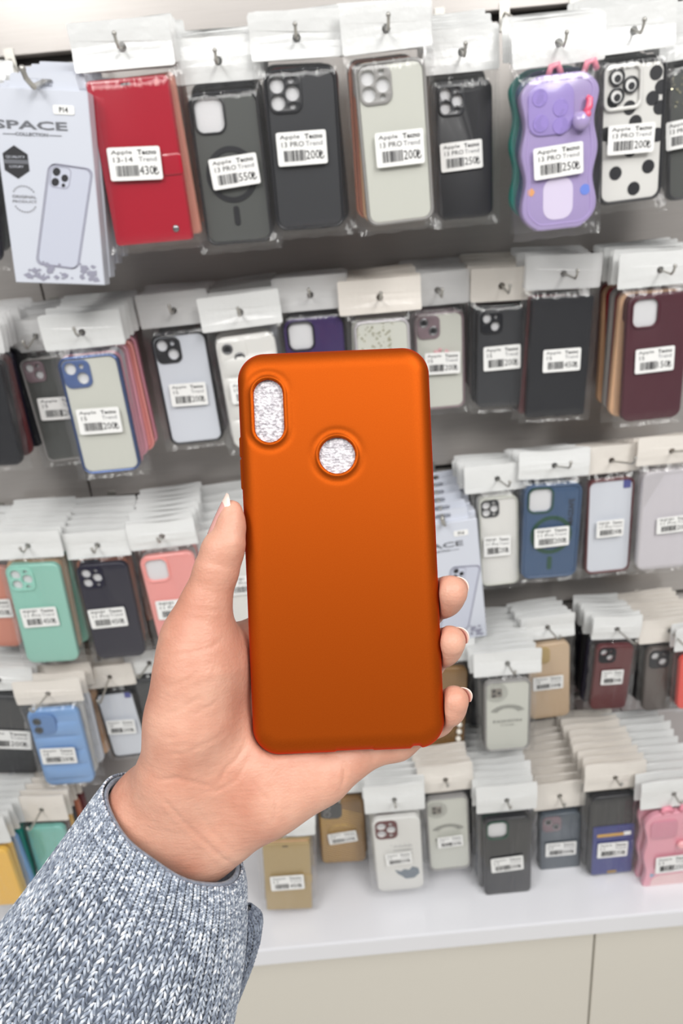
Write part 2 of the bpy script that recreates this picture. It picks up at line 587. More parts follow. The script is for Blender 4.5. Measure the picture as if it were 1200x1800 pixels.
m_skin = bpy.data.materials.new('skin')
m_skin.use_nodes = True
nt = m_skin.node_tree
b = nt.nodes['Principled BSDF']
b.inputs['Roughness'].default_value = .47
b.inputs['Specular IOR Level'].default_value = .38
b.inputs['Subsurface Weight'].default_value = .14
b.inputs['Subsurface Radius'].default_value = (1.0, .35, .2)
b.inputs['Subsurface Scale'].default_value = .003
tc = nt.nodes.new('ShaderNodeTexCoord')
nz = nt.nodes.new('ShaderNodeTexNoise'); nz.inputs['Scale'].default_value = 46; nz.inputs['Detail'].default_value = 4
rp = nt.nodes.new('ShaderNodeValToRGB')
rp.color_ramp.elements[0].position = .32; rp.color_ramp.elements[0].color = rgb(194, 136, 114)
rp.color_ramp.elements[1].position = .70; rp.color_ramp.elements[1].color = rgb(214, 166, 144)
nt.links.new(tc.outputs['Object'], nz.inputs['Vector']); nt.links.new(nz.outputs['Fac'], rp.inputs['Fac'])
nt.links.new(rp.outputs['Color'], b.inputs['Base Color'])
wv = nt.nodes.new('ShaderNodeTexVoronoi'); wv.inputs['Scale'].default_value = 900
n2_ = nt.nodes.new('ShaderNodeTexNoise'); n2_.inputs['Scale'].default_value = 300; n2_.inputs['Detail'].default_value = 5
mp = nt.nodes.new('ShaderNodeMapping'); mp.inputs['Rotation'].default_value = (0, 0, .6); mp.inputs['Scale'].default_value = (.35, 1.3, 1)
nt.links.new(tc.outputs['Object'], mp.inputs['Vector']); nt.links.new(mp.outputs['Vector'], n2_.inputs['Vector'])
nt.links.new(tc.outputs['Object'], wv.inputs['Vector'])
ad = nt.nodes.new('ShaderNodeMath'); ad.operation = 'MULTIPLY_ADD'; ad.inputs[1].default_value = .25
nt.links.new(wv.outputs['Distance'], ad.inputs[0]); nt.links.new(n2_.outputs['Fac'], ad.inputs[2])
bp = nt.nodes.new('ShaderNodeBump'); bp.inputs['Strength'].default_value = .5; bp.inputs['Distance'].default_value = .0006
nt.links.new(ad.outputs[0], bp.inputs['Height']); nt.links.new(bp.outputs['Normal'], b.inputs['Normal'])

person = bpy.data.objects.new('person', np_mesh('person', V, Q, m_skin))
COL.objects.link(person)
person.matrix_world = HM
tag(person, 'person\'s left hand in a marled blue grey knit sleeve holding the orange case', 'person')

# fingernails
m_nail = mat('fingernail', (214, 158, 150), .22, coat=.4)
m_tip = mat('fingernail_tip', (236, 212, 200), .3, coat=.3)
def nail(base, d, n, w, l, R, tipfrac=.75):
    d = np.array(d, float); d /= np.linalg.norm(d)
    n = np.array(n, float); n -= d * n.dot(d); n /= np.linalg.norm(n)
    sd = np.cross(d, n)
    mb = MB()
    nu, nv = 12, 14
    top = []
    for j in range(nv + 1):
        v = j / nv
        for i in range(nu + 1):
            u = -1 + 2 * i / nu
            a = u * w / 2 / R
            ll = l * (v * (1 - .22 * u * u) + (1 - v) * (.10 * (u * u)))
            p = base + sd * R * math.sin(a) + n * (R * math.cos(a) - R) + d * ll - n * (v * v * l * .05)
            top.append(p)
    N = (nu + 1) * (nv + 1)
    verts = [tuple(p) for p in top] + [tuple(p - n * .00055) for p in top]
    for j in range(nv):
        mb.cur = 1 if (j + .5) / nv > tipfrac else 0
        fs = []
        for i in range(nu):
            q = (j * (nu + 1) + i, j * (nu + 1) + i + 1, (j + 1) * (nu + 1) + i + 1, (j + 1) * (nu + 1) + i)
            fs.append(q); fs.append(tuple(N + k for k in reversed(q)))
            if j == 0: fs.append((q[0], q[1], N + q[1], N + q[0]))
            if j == nv - 1: fs.append((q[3], q[2], N + q[2], N + q[3]))
            if i == 0: fs.append((q[0], q[3], N + q[3], N + q[0]))
            if i == nu - 1: fs.append((q[1], q[2], N + q[2], N + q[1]))
        base_n = len(mb.v)
        if j == 0: mb.v += verts
        mb.f += fs; mb.mi += [mb.cur] * len(fs)
    return mb.build('fingernail', [m_nail, m_tip], person, smooth=60)
nail(HP(364.5, 939, 6.0e-3), (.37, .93, -.02), (-.88, .28, .40), .0092, 78 * PX, .0060, .78)
nail(HP(803, 1031, -5.6e-3), (.36, .36, .80), (.80, .50, -.45), .0086, .0080, .0058, .86)
nail(HP(802, 1118, -5.6e-3), (.38, .38, .80), (.80, .52, -.45), .0084, .0086, .0054, .86)
nail(HP(808, 1221, -6.0e-3), (.40, .38, .78), (.80, .50, -.45), .0072, .0084, .0050, .86)

# ---------------- the knitted sleeve (a part of the person's clothing)
SEC = [((190, 1374), (421, 1534), .44, -15.5), ((160, 1414), (428, 1562), .44, -17), ((128, 1458), (429, 1598), .43, -18), ((62, 1548), (427, 1662), .42, -20),
       ((-2, 1630), (418, 1735), .42, -22), ((-70, 1712), (404, 1812), .42, -25), ((-150, 1800), (384, 1905), .42, -28)]
secs = []
for (l, r, fr, zc) in SEC:
    a = HP(l[0], l[1], zc / 1000.); c = HP(r[0], r[1], zc / 1000.)
    secs.append(((a + c) / 2, (c - a) / 2, fr * np.linalg.norm(c - a)))
def sleeve_pt(s, th, out=0.0):
    """s in 0..len-1 along, th around (0 = right edge, 90 = front)"""
    i = min(int(s), len(secs) - 2); t = s - i
    def cr(k):
        p0, p1, p2, p3 = [secs[min(max(i + o, 0), len(secs) - 1)][k] for o in (-1, 0, 1, 2)]
        return .5 * ((2 * p1) + (p2 - p0) * t + (2 * p0 - 5 * p1 + 4 * p2 - p3) * t * t + (3 * p1 - p0 - 3 * p2 + p3) * t ** 3)
    c, h, dz = cr(0), cr(1), cr(2)
    fold = 1 + .035 * math.sin(th * 3 + s * 1.1) * min(1, s * .5) + .02 * math.sin(th * 7 - s * 2.0)
    hl = np.linalg.norm(h)
    return c + h * (math.cos(th) * (1 + out / hl)) + np.array([0, 0, 1.0]) * (math.sin(th) * (dz * fold + out))

def stitches(mb, cols, fpt, ncol, nrow, s0, s1, thick):
    """rows of V shaped knit stitches on the surface fpt(row coordinate, column coordinate, outward)"""
    for r in range(nrow):
        for c in range(ncol):
            tone = random.random()
            for sd in (-1, 1):
                legtone = min(1, max(0, .5 * tone + .5 * random.random()))
                pts = []
                for k in range(5):
                    v = k / 4
                    rr = r + 1.55 * v - .3 + random.uniform(-.06, .06)
                    cc = c + .5 + sd * (.06 + .36 * v) + random.uniform(-.05, .05)
                    lift = thick * (.35 + .9 * math.sin(PI * (.12 + .8 * v)))
                    pts.append(fpt(s0 + (s1 - s0) * rr / nrow, cc / ncol, lift))
                n0 = len(mb.v)
                mb.tube(pts, [thick * .62, thick * .95, thick * 1.0, thick * .9, thick * .5], 5, caps=True)
                ph = random.random()
                for k in range(5):
                    tw = .55 * legtone + .45 * (.5 + .5 * math.sin(6.0 * ph + k * 1.5))
                    cols += [tw] * 5
                assert len(mb.v) - n0 == 25
sl = MB(); scol = []
nS, nT = 60, 96
SM = len(secs) - 1
ring = lambda s, o: [sleeve_pt(s, 2 * PI * k / nT, o) for k in range(nT)]
pts = []; rows_ = 0
for (s, o) in [(.45, -.0024), (.02, -.0022), (-.02, -.0012)] + [(SM * k / nS, -.0006) for k in range(nS + 1)]:
    pts += ring(max(s, 0), o); rows_ += 1
fs = [(i * nT + k, i * nT + (k + 1) % nT, (i + 1) * nT + (k + 1) % nT, (i + 1) * nT + k) for i in range(rows_ - 1) for k in range(nT)]
sl.add(pts, fs); scol += [.35] * len(pts)
stitches(sl, scol, lambda s, c, o: sleeve_pt(min(max(s, 0), SM), 2 * PI * c, o), 66, 52, 0.0, SM, .00062)

m_knit = bpy.data.materials.new('marled_knit_wool')
m_knit.use_nodes = True
nt = m_knit.node_tree
b = nt.nodes['Principled BSDF']
b.inputs['Roughness'].default_value = .85
b.inputs['Specular IOR Level'].default_value = .2
b.inputs['Sheen Weight'].default_value = .25
at_ = nt.nodes.new('ShaderNodeAttribute'); at_.attribute_name = 'yarn_mix'
rp = nt.nodes.new('ShaderNodeValToRGB')
e = rp.color_ramp.elements
e[0].position = .10; e[0].color = rgb(88, 96, 112)
e[1].position = .92; e[1].color = rgb(244, 244, 246)
k_ = e.new(.45); k_.color = rgb(144, 153, 168)
k_ = e.new(.68); k_.color = rgb(192, 199, 209)
tc = nt.nodes.new('ShaderNodeTexCoord')
nz = nt.nodes.new('ShaderNodeTexNoise'); nz.inputs['Scale'].default_value = 520; nz.inputs['Detail'].default_value = 3
nt.links.new(tc.outputs['Object'], nz.inputs['Vector'])
ma = nt.nodes.new('ShaderNodeMath'); ma.operation = 'MULTIPLY_ADD'; ma.inputs[1].default_value = .55
sb = nt.nodes.new('ShaderNodeMath'); sb.operation = 'SUBTRACT'; sb.inputs[1].default_value = .275
nt.links.new(nz.outputs['Fac'], ma.inputs[0]); nt.links.new(at_.outputs['Fac'], ma.inputs[2]); nt.links.new(ma.outputs[0], sb.inputs[0])
nt.links.new(sb.outputs[0], rp.inputs['Fac']); nt.links.new(rp.outputs['Color'], b.inputs['Base Color'])
bp = nt.nodes.new('ShaderNodeBump'); bp.inputs['Strength'].default_value = .5; bp.inputs['Distance'].default_value = .0005
n3 = nt.nodes.new('ShaderNodeTexNoise'); n3.inputs['Scale'].default_value = 2200; n3.inputs['Detail'].default_value = 2
nt.links.new(tc.outputs['Object'], n3.inputs['Vector']); nt.links.new(n3.outputs['Fac'], bp.inputs['Height']); nt.links.new(bp.outputs['Normal'], b.inputs['Normal'])
def knit_build(mb, cols, name, parent):
    o = mb.build(name, m_knit, parent, smooth=179, fix=False)
    at2 = o.data.attributes.new('yarn_mix', 'FLOAT', 'POINT')
    at2.data.foreach_set('value', cols)
    return o
sleeve = knit_build(sl, scol, 'sleeve', person)
tag(sleeve, 'marled blue grey knit sleeve')

# the loose hem that hangs out under the wrist
HEM = [HP(432, 1598, -.034), HP(440, 1620, -.034), HP(436, 1650, -.035), HP(424, 1690, -.036), HP(404, 1740, -.038), HP(380, 1800, -.042)]
def hem_pt(s, c, o):
    s = min(max(s, 0), len(HEM) - 1.001); i = int(s); t = s - i
    p = HEM[i] * (1 - t) + HEM[i + 1] * t
    d = HEM[i + 1] - HEM[i]; d /= np.linalg.norm(d)
    a = np.cross(d, [0, 0, 1.0]); a /= np.linalg.norm(a)
    r = .0046 * min(1, .45 + s * .6) + o
    return p + a * r * math.cos(2 * PI * c) + np.array([0, 0, 1.0]) * r * 1.5 * math.sin(2 * PI * c)
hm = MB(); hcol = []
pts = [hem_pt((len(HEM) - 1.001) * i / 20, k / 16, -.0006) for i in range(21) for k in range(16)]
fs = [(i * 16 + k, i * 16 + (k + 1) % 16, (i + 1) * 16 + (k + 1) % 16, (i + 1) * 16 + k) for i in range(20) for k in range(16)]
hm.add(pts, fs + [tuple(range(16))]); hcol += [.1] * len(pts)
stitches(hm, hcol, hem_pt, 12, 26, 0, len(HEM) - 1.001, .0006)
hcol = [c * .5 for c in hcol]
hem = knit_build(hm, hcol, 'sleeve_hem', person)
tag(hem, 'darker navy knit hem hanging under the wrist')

# ------------------------------------------------------------------ the shop: slatted display wall, base cabinet, floor
WALL = 0.98
GROOVE_PX = [None, 494, 842, 1100, 1262]
GZ = [at(600, y, WALL).z if y else None for y in GROOVE_PX]
GZ[0] = GZ[1] + (GZ[1] - GZ[2]) * 1.0
m_slat = bpy.data.materials.new('grey_laminate')
m_slat.use_nodes = True
nt = m_slat.node_tree
b = nt.nodes['Principled BSDF']
b.inputs['Metallic'].default_value = .35
b.inputs['Roughness'].default_value = .3
tc = nt.nodes.new('ShaderNodeTexCoord')
mp = nt.nodes.new('ShaderNodeMapping'); mp.inputs['Scale'].default_value = (2, 2, 60)
nz = nt.nodes.new('ShaderNodeTexNoise'); nz.inputs['Scale'].default_value = 9
rp = nt.nodes.new('ShaderNodeValToRGB')
rp.color_ramp.elements[0].color = rgb(176, 171, 167); rp.color_ramp.elements[1].color = rgb(188, 183, 179)
nt.links.new(tc.outputs['Object'], mp.inputs['Vector']); nt.links.new(mp.outputs['Vector'], nz.inputs['Vector'])
nt.links.new(nz.outputs['Fac'], rp.inputs['Fac']); nt.links.new(rp.outputs['Color'], b.inputs['Base Color'])
m_groove = mat('dark_groove', (58, 56, 55), .6)
m_alu = mat('pale_metal_edge', (196, 192, 188), .35, metal=.4)
m_white_lam = mat('white_glossy_laminate', (226, 226, 230), .22, coat=.2)
m_cream = mat('cream_board', (214, 209, 198), .5)
m_yellowish = mat('yellowed_tile', (212, 200, 168), .4)

CAB_F = 0.70
CAB_Z = at(600, 1652, CAB_F).z
ztop = 2.3
seams = [at(76, 520, WALL).x, at(160, 835, WALL).x]
w = MB()
zs = [CAB_Z] + [g for g in reversed(GZ)] + [GZ[0] + .26, ztop]
gap = .007
for a, c in zip(zs[:-1], zs[1:]):
    edges = [-1.6, seams[0], 1.6]
    for xa, xb in zip(edges[:-1], edges[1:]):
        v_, f_ = plate(rrect((xa + xb) / 2, (a + c) / 2, xb - xa - .0022, c - a - 2 * gap, .001, 2), t=.016, bev=.001, nb=1, y0=WALL + .008)
        w.add(v_, f_)
w.cur = 1
w.box(-1.6, 1.6, WALL + .017, WALL + .03, 0, ztop)
w.cur = 2
for g in GZ:
    w.box(-1.6, 1.6, WALL + .004, WALL + .016, g - gap + .0004, g - gap + .0034)
wall = struct(w.build('wall_back', [m_slat, m_groove, m_alu]))
wall['label'] = 'grey slatted display wall with hook grooves'

cb = MB()
v_, f_ = plate(rrect(0, 0, 3.2, .034, .004), t=WALL - CAB_F + .01, bev=.003, nb=2)
cb.add(v_, f_, Matrix.Translation((0, (WALL + CAB_F) / 2, CAB_Z - .017)))
base = cb.build('base_cabinet', m_white_lam, None)
tag(base, 'white topped base cabinet below the hanging phone cases', 'cabinet')
b2 = MB()
zb = CAB_Z - .034
sx_ = at(1042, 1690, CAB_F + .012).x
for xa, xb in ((-1.6, sx_ - .6), (sx_ - .6, sx_), (sx_, sx_ + .6), (sx_ + .6, 1.6)):
    v_, f_ = plate(rrect((xa + xb) / 2, zb / 2 + .04, xb - xa - .003, zb - .082, .002), t=.016, bev=.001, nb=1, y0=CAB_F + .02)
    m_ = MB(); m_.add(v_, f_); m_.build('door', m_cream, base)
b3 = MB(); b3.box(-1.6, 1.6, CAB_F + .03, WALL, .0, zb - .001); b3.build('carcass', m_cream, base)
b4 = MB(); b4.box(-1.6, 1.6, CAB_F + .016, CAB_F + .0295, 0, .075); b4.build('plinth', m_groove, base)

m_floor = bpy.data.materials.new('pale_floor_tile')
m_floor.use_nodes = True
nt = m_floor.node_tree
b = nt.nodes['Principled BSDF']
b.inputs['Roughness'].default_value = .25
tc = nt.nodes.new('ShaderNodeTexCoord')
br = nt.nodes.new('ShaderNodeTexBrick'); br.offset = 0
br.inputs['Color1'].default_value = rgb(232, 229, 222); br.inputs['Color2'].default_value = rgb(226, 223, 216)
br.inputs['Mortar'].default_value = rgb(180, 175, 168); br.inputs['Scale'].default_value = 1.0
br.inputs['Brick Width'].default_value = .6; br.inputs['Row Height'].default_value = .6; br.inputs['Mortar Size'].default_value = .004
nt.links.new(tc.outputs['Object'], br.inputs['Vector']); nt.links.new(br.outputs['Color'], b.inputs['Base Color'])
fl = MB(); fl.box(-2.2, 2.2, -3.0, WALL + .03, -.05, 0)
struct(fl.build('floor', m_floor))

# ------------------------------------------------------------------ materials of the goods
m_print = mat('black_print', (38, 38, 42), .6)
m_print_grey = mat('grey_print', (120, 120, 124), .6)
m_sticker = mat('white_label_paper', (238, 238, 236), .45)
m_card = mat('white_header_card', (226, 227, 226), .28, coat=.5, bump=(60, .35, .004))
m_card_warm = mat('warm_white_header_card', (228, 222, 214), .3, coat=.5, bump=(60, .35, .004))
m_hookm = mat('zinc_wire', (184, 182, 176), .32, metal=.75)
m_foamw = mat('white_foam_insert', (222, 222, 224), .5, bump=(500, .4, .0006))
m_chrome = mat('polished_lens_rim', (150, 150, 152), .2, metal=.8)
m_lensg = mat('dark_lens', (30, 31, 34), .12, coat=.6)

def film(name, body, rough, scale, strength):
    m = bpy.data.materials.new(name)
    m.use_nodes = True
    nt = m.node_tree
    for n in list(nt.nodes): nt.nodes.remove(n)
    out = nt.nodes.new('ShaderNodeOutputMaterial')
    tr = nt.nodes.new('ShaderNodeBsdfTransparent'); tr.inputs['Color'].default_value = (.97, .97, .97, 1)
    gl = nt.nodes.new('ShaderNodeBsdfGlossy'); gl.inputs['Roughness'].default_value = rough; gl.inputs['Color'].default_value = (1, 1, 1, 1)
    df = nt.nodes.new('ShaderNodeBsdfDiffuse'); df.inputs['Color'].default_value = (.9, .9, .9, 1)
    lw = nt.nodes.new('ShaderNodeLayerWeight'); lw.inputs['Blend'].default_value = .5
    pw = nt.nodes.new('ShaderNodeMath'); pw.operation = 'POWER'; pw.inputs[1].default_value = 3.2
    fr = nt.nodes.new('ShaderNodeMath'); fr.operation = 'MULTIPLY_ADD'; fr.inputs[1].default_value = .55; fr.inputs[2].default_value = .032
    tc = nt.nodes.new('ShaderNodeTexCoord')
    mp = nt.nodes.new('ShaderNodeMapping'); mp.inputs['Scale'].default_value = (2.4, 1, .35); mp.inputs['Rotation'].default_value = (0, .35, 0)
    nz = nt.nodes.new('ShaderNodeTexNoise'); nz.inputs['Scale'].default_value = scale; nz.inputs['Detail'].default_value = 2.5; nz.inputs['Distortion'].default_value = .8
    bp = nt.nodes.new('ShaderNodeBump'); bp.inputs['Strength'].default_value = strength; bp.inputs['Distance'].default_value = .004
    m1 = nt.nodes.new('ShaderNodeMixShader'); m2 = nt.nodes.new('ShaderNodeMixShader')
    m1.inputs['Fac'].default_value = body
    L = nt.links.new
    L(tc.outputs['Object'], mp.inputs['Vector']); L(mp.outputs['Vector'], nz.inputs['Vector'])
    L(nz.outputs['Fac'], bp.inputs['Height']); L(bp.outputs['Normal'], gl.inputs['Normal']); L(bp.outputs['Normal'], lw.inputs['Normal']); L(lw.outputs['Facing'], pw.inputs[0]); L(pw.outputs[0], fr.inputs[0])
    L(tr.outputs[0], m1.inputs[1]); L(df.outputs[0], m1.inputs[2])
    L(fr.outputs[0], m2.inputs['Fac']); L(m1.outputs[0], m2.inputs[1]); L(gl.outputs[0], m2.inputs[2])
    L(m2.outputs[0], out.inputs['Surface'])
    return m
m_bag = film('clear_plastic_film', .012, .07, 26, .9)
m_bagtop = film('milky_plastic_film', .50, .2, 45, .5)
m_clearcase = None

PALETTE = {
    'black': (30, 31, 36), 'charcoal': (58, 59, 62), 'smoke': (86, 88, 86), 'white': (225, 224, 220), 'frost': (206, 207, 198),
    'red': (176, 22, 46), 'maroon': (78, 32, 44), 'navy': (28, 26, 46), 'mint': (146, 200, 184), 'pink': (238, 158, 152),
    'salmon': (214, 142, 122), 'copper': (186, 112, 84), 'tan': (222, 178, 140), 'gold': (176, 152, 106), 'bronze': (134, 100, 56),
    'lilac': (172, 156, 202), 'skyblue': (132, 170, 218), 'steelblue': (62, 88, 122), 'blue': (84, 104, 150), 'cobalt': (48, 56, 128), 'green': (28, 74, 58),
    'slate': (78, 88, 98), 'teal': (40, 140, 128), 'turq': (124, 192, 180), 'yellow': (248, 196, 84), 'rose': (232, 160, 176), 'grey': (150, 148, 146),
    'beige': (204, 178, 148), 'brown': (98, 90, 86), 'orange': (222, 120, 70), 'violet': (62, 44, 96), 'scarlet': (236, 84, 74), 'pearl': (196, 192, 196), 'wine': (96, 38, 42), 'darkred': (140, 26, 30), 'ice': (214, 218, 226), 'plum': (130, 112, 118),
}
def pm(c, rough=.38, coat=.15):
    return mat('case_' + c, PALETTE[c], rough, coat=coat)
def gloss(c): return mat('gloss_case_' + c, PALETTE[c], .2, coat=.7)
def metalc(c): return mat('metallic_rim_' + c, PALETTE[c], .25, metal=.6)

# ------------------------------------------------------------------ pieces of a pack
def sticker(root, quad, Y, lines, price, t_off, parent_roll):
    if quad is None: return
    P = [at(x, y, Y) for x, y in quad]
    c = sum(P, Vector()) / 4
    r = (P[1] - P[0] + P[2] - P[3]) / 2; u = (P[0] - P[3] + P[1] - P[2]) / 2
    w_, h_ = r.length, u.length
    a = math.atan2(u.x, u.z)
    M = Matrix.Translation(c) @ Matrix.Rotation(a, 4, 'Y')
    L = root.matrix_world.inverted() @ M
    mb = MB(); mb.add(*plate(rrect(0, 0, w_, h_, min(w_, h_) * .07, 3), t=.0005))
    s = mb.build('price_sticker', m_sticker, root)
    L.translation.y = t_off
    s.matrix_local = L
    t = MB()
    yy = -.0006
    left, right = -w_ * .43, w_ * .44
    put_text(t, lines[0], left, h_ * .26, h=h_ * .15, y=yy, w=w_ * .40)
    put_text(t, 'Tecno', w_ * .07, h_ * .26, h=h_ * .15, y=yy, w=w_ * .36, bold=.022)
    put_text(t, lines[1], left + w_ * .03, h_ * .055, h=h_ * .15, y=yy, w=w_ * (.10 * min(len(lines[1]), 6) - .04) * .8)
    x = left + w_ * .06
    rs = random.Random(len(price) * 7 + int(w_ * 1e5))
    x1 = w_ * .05 + .0
    while x < x1:
        bw = w_ * rs.choice((.010, .016, .022))
        t.add(*plate(poly([(x, -h_ * .37), (x + bw, -h_ * .37), (x + bw, -h_ * .05), (x, -h_ * .05)]), t=.0002, y0=yy))
        x += bw + w_ * rs.choice((.008, .014, .02))
    put_text(t, price, w_ * .07, -h_ * .34, h=h_ * .26, y=yy, w=w_ * .28)
    lx = w_ * .365                              # lira sign drawn in strokes
    for (a0, b0, a1, b1) in ((0, -.34, 0, -.08), (-.035, -.20, .05, -.13), (-.035, -.26, .05, -.19), (0, -.34, .045, -.33), (.045, -.33, .07, -.26)):
        p0 = Vector((lx + a0 * w_, yy, b0 * h_)); p1 = Vector((lx + a1 * w_, yy, b1 * h_))
        d = (p1 - p0).normalized(); n = Vector((-d.z, 0, d.x)) * h_ * .016
        t.add([p0 - n, p1 - n, p1 + n, p0 + n], [(0, 1, 2, 3)])
    t.cur = 1
    put_text(t, 'Trend', w_ * .08, h_ * .055, h=h_ * .14, y=yy, w=w_ * .34)
    t.build('sticker_print', [m_print, m_print_grey], s, fix=False)
    return s

def bag_mesh(w, h, zc, t, seed):
    """film pulled over the case: two sheets, puckered at the rim"""
    rs = random.Random(seed)
    nx, nz = 16, 26
    W, H = w + .018, h + .016
    ph = [rs.uniform(0, 6.28) for _ in range(6)]
    mb = MB()
    def sheet(side):
        vs_ = []
        for j in range(nz + 1):
            for i in range(nx + 1):
                x = -W / 2 + W * i / nx; z = -H / 2 + H * j / nz
                ex = max(0, abs(x) - (w / 2 - .002)) / .011; ez = max(0, abs(z) - (h / 2 - .002)) / .010
                e = min(1, math.hypot(ex, ez))
                d = (t / 2 + .0011) * (1 - e) + .0004 * e
                wr = .0007 * math.sin(x * 260 + ph[0] + z * 90) * math.sin(z * 120 + ph[1]) + .0006 * math.sin(x * 420 + z * 300 + ph[2])
                d += max(-.0008, wr) * (1 if e > .05 else .45)
                edge = .0006 * math.sin(z * 190 + ph[3]) if abs(x) > W / 2 - .002 else 0
                eb = .0006 * math.sin(x * 230 + ph[4]) if abs(z) > H / 2 - .002 else 0
                vs_.append((x + edge, -side * d, zc + z + eb))
        fs = [(j * (nx + 1) + i, j * (nx + 1) + i + 1, (j + 1) * (nx + 1) + i + 1, (j + 1) * (nx + 1) + i) for j in range(nz) for i in range(nx)]
        mb.add(vs_, fs)
    sheet(1); sheet(-1)
    return mb

CAMS = {}
def camera_cut(kind, w, h, zc):
    """(holes cut through the back, module outline, lens discs) for a camera style; upper left corner"""
    s = w * .46
    x0, z1 = -w / 2 + w * .055, zc + h / 2 - w * .055
    cx, cz = x0 + s / 2, z1 - s / 2
    if kind == 'square': return [rrect(cx, cz, s * .86, s * .92, s * .24)], None, []
    if kind == 'pro':
        R = s * .205
        hs = [circ(cx - s * .22, cz + s * .22, R), circ(cx - s * .22, cz - s * .22, R), circ(cx + s * .22, cz + .0, R), circ(cx + s * .20, cz + s * .33, s * .085), circ(cx + s * .20, cz - s * .33, s * .085)]
        return hs, rrect(cx, cz, s, s * 1.04, s * .26), []
    if kind == 'dual':
        R = s * .2
        hs = [circ(cx - s * .2, cz + s * .2, R), circ(cx + s * .18, cz - s * .16, R), circ(cx + s * .2, cz + s * .26, s * .08)]
        return hs, rrect(cx, cz, s, s, s * .26), []
    if kind == 'lenses2':
        return [], rrect(cx, cz, s, s, s * .26), [(cx - s * .2, cz + s * .2, s * .2), (cx + s * .2, cz - s * .16, s * .2)]
    if kind == 'lenses2v':
        return [], rrect(cx, cz, s, s, s * .26), [(cx - s * .2, cz + s * .17, s * .18), (cx - s * .2, cz - s * .2, s * .18)]
    if kind == 'lenses3':
        return [], rrect(cx, cz, s, s, s * .26), [(cx - s * .22, cz + s * .22, s * .19), (cx - s * .22, cz - s * .22, s * .19), (cx + s * .2, cz, s * .19)]
    return [], None, []

STACKS = []
def quad_frame(quad, Y):
    P = [at(x, y, Y) for x, y in quad]
    c = sum(P, Vector()) / 4
    r = (P[1] - P[0] + P[2] - P[3]) / 2; u = (P[0] - P[3] + P[1] - P[2]) / 2
    return c, r.length, u.length, math.atan2(u.x, u.z)

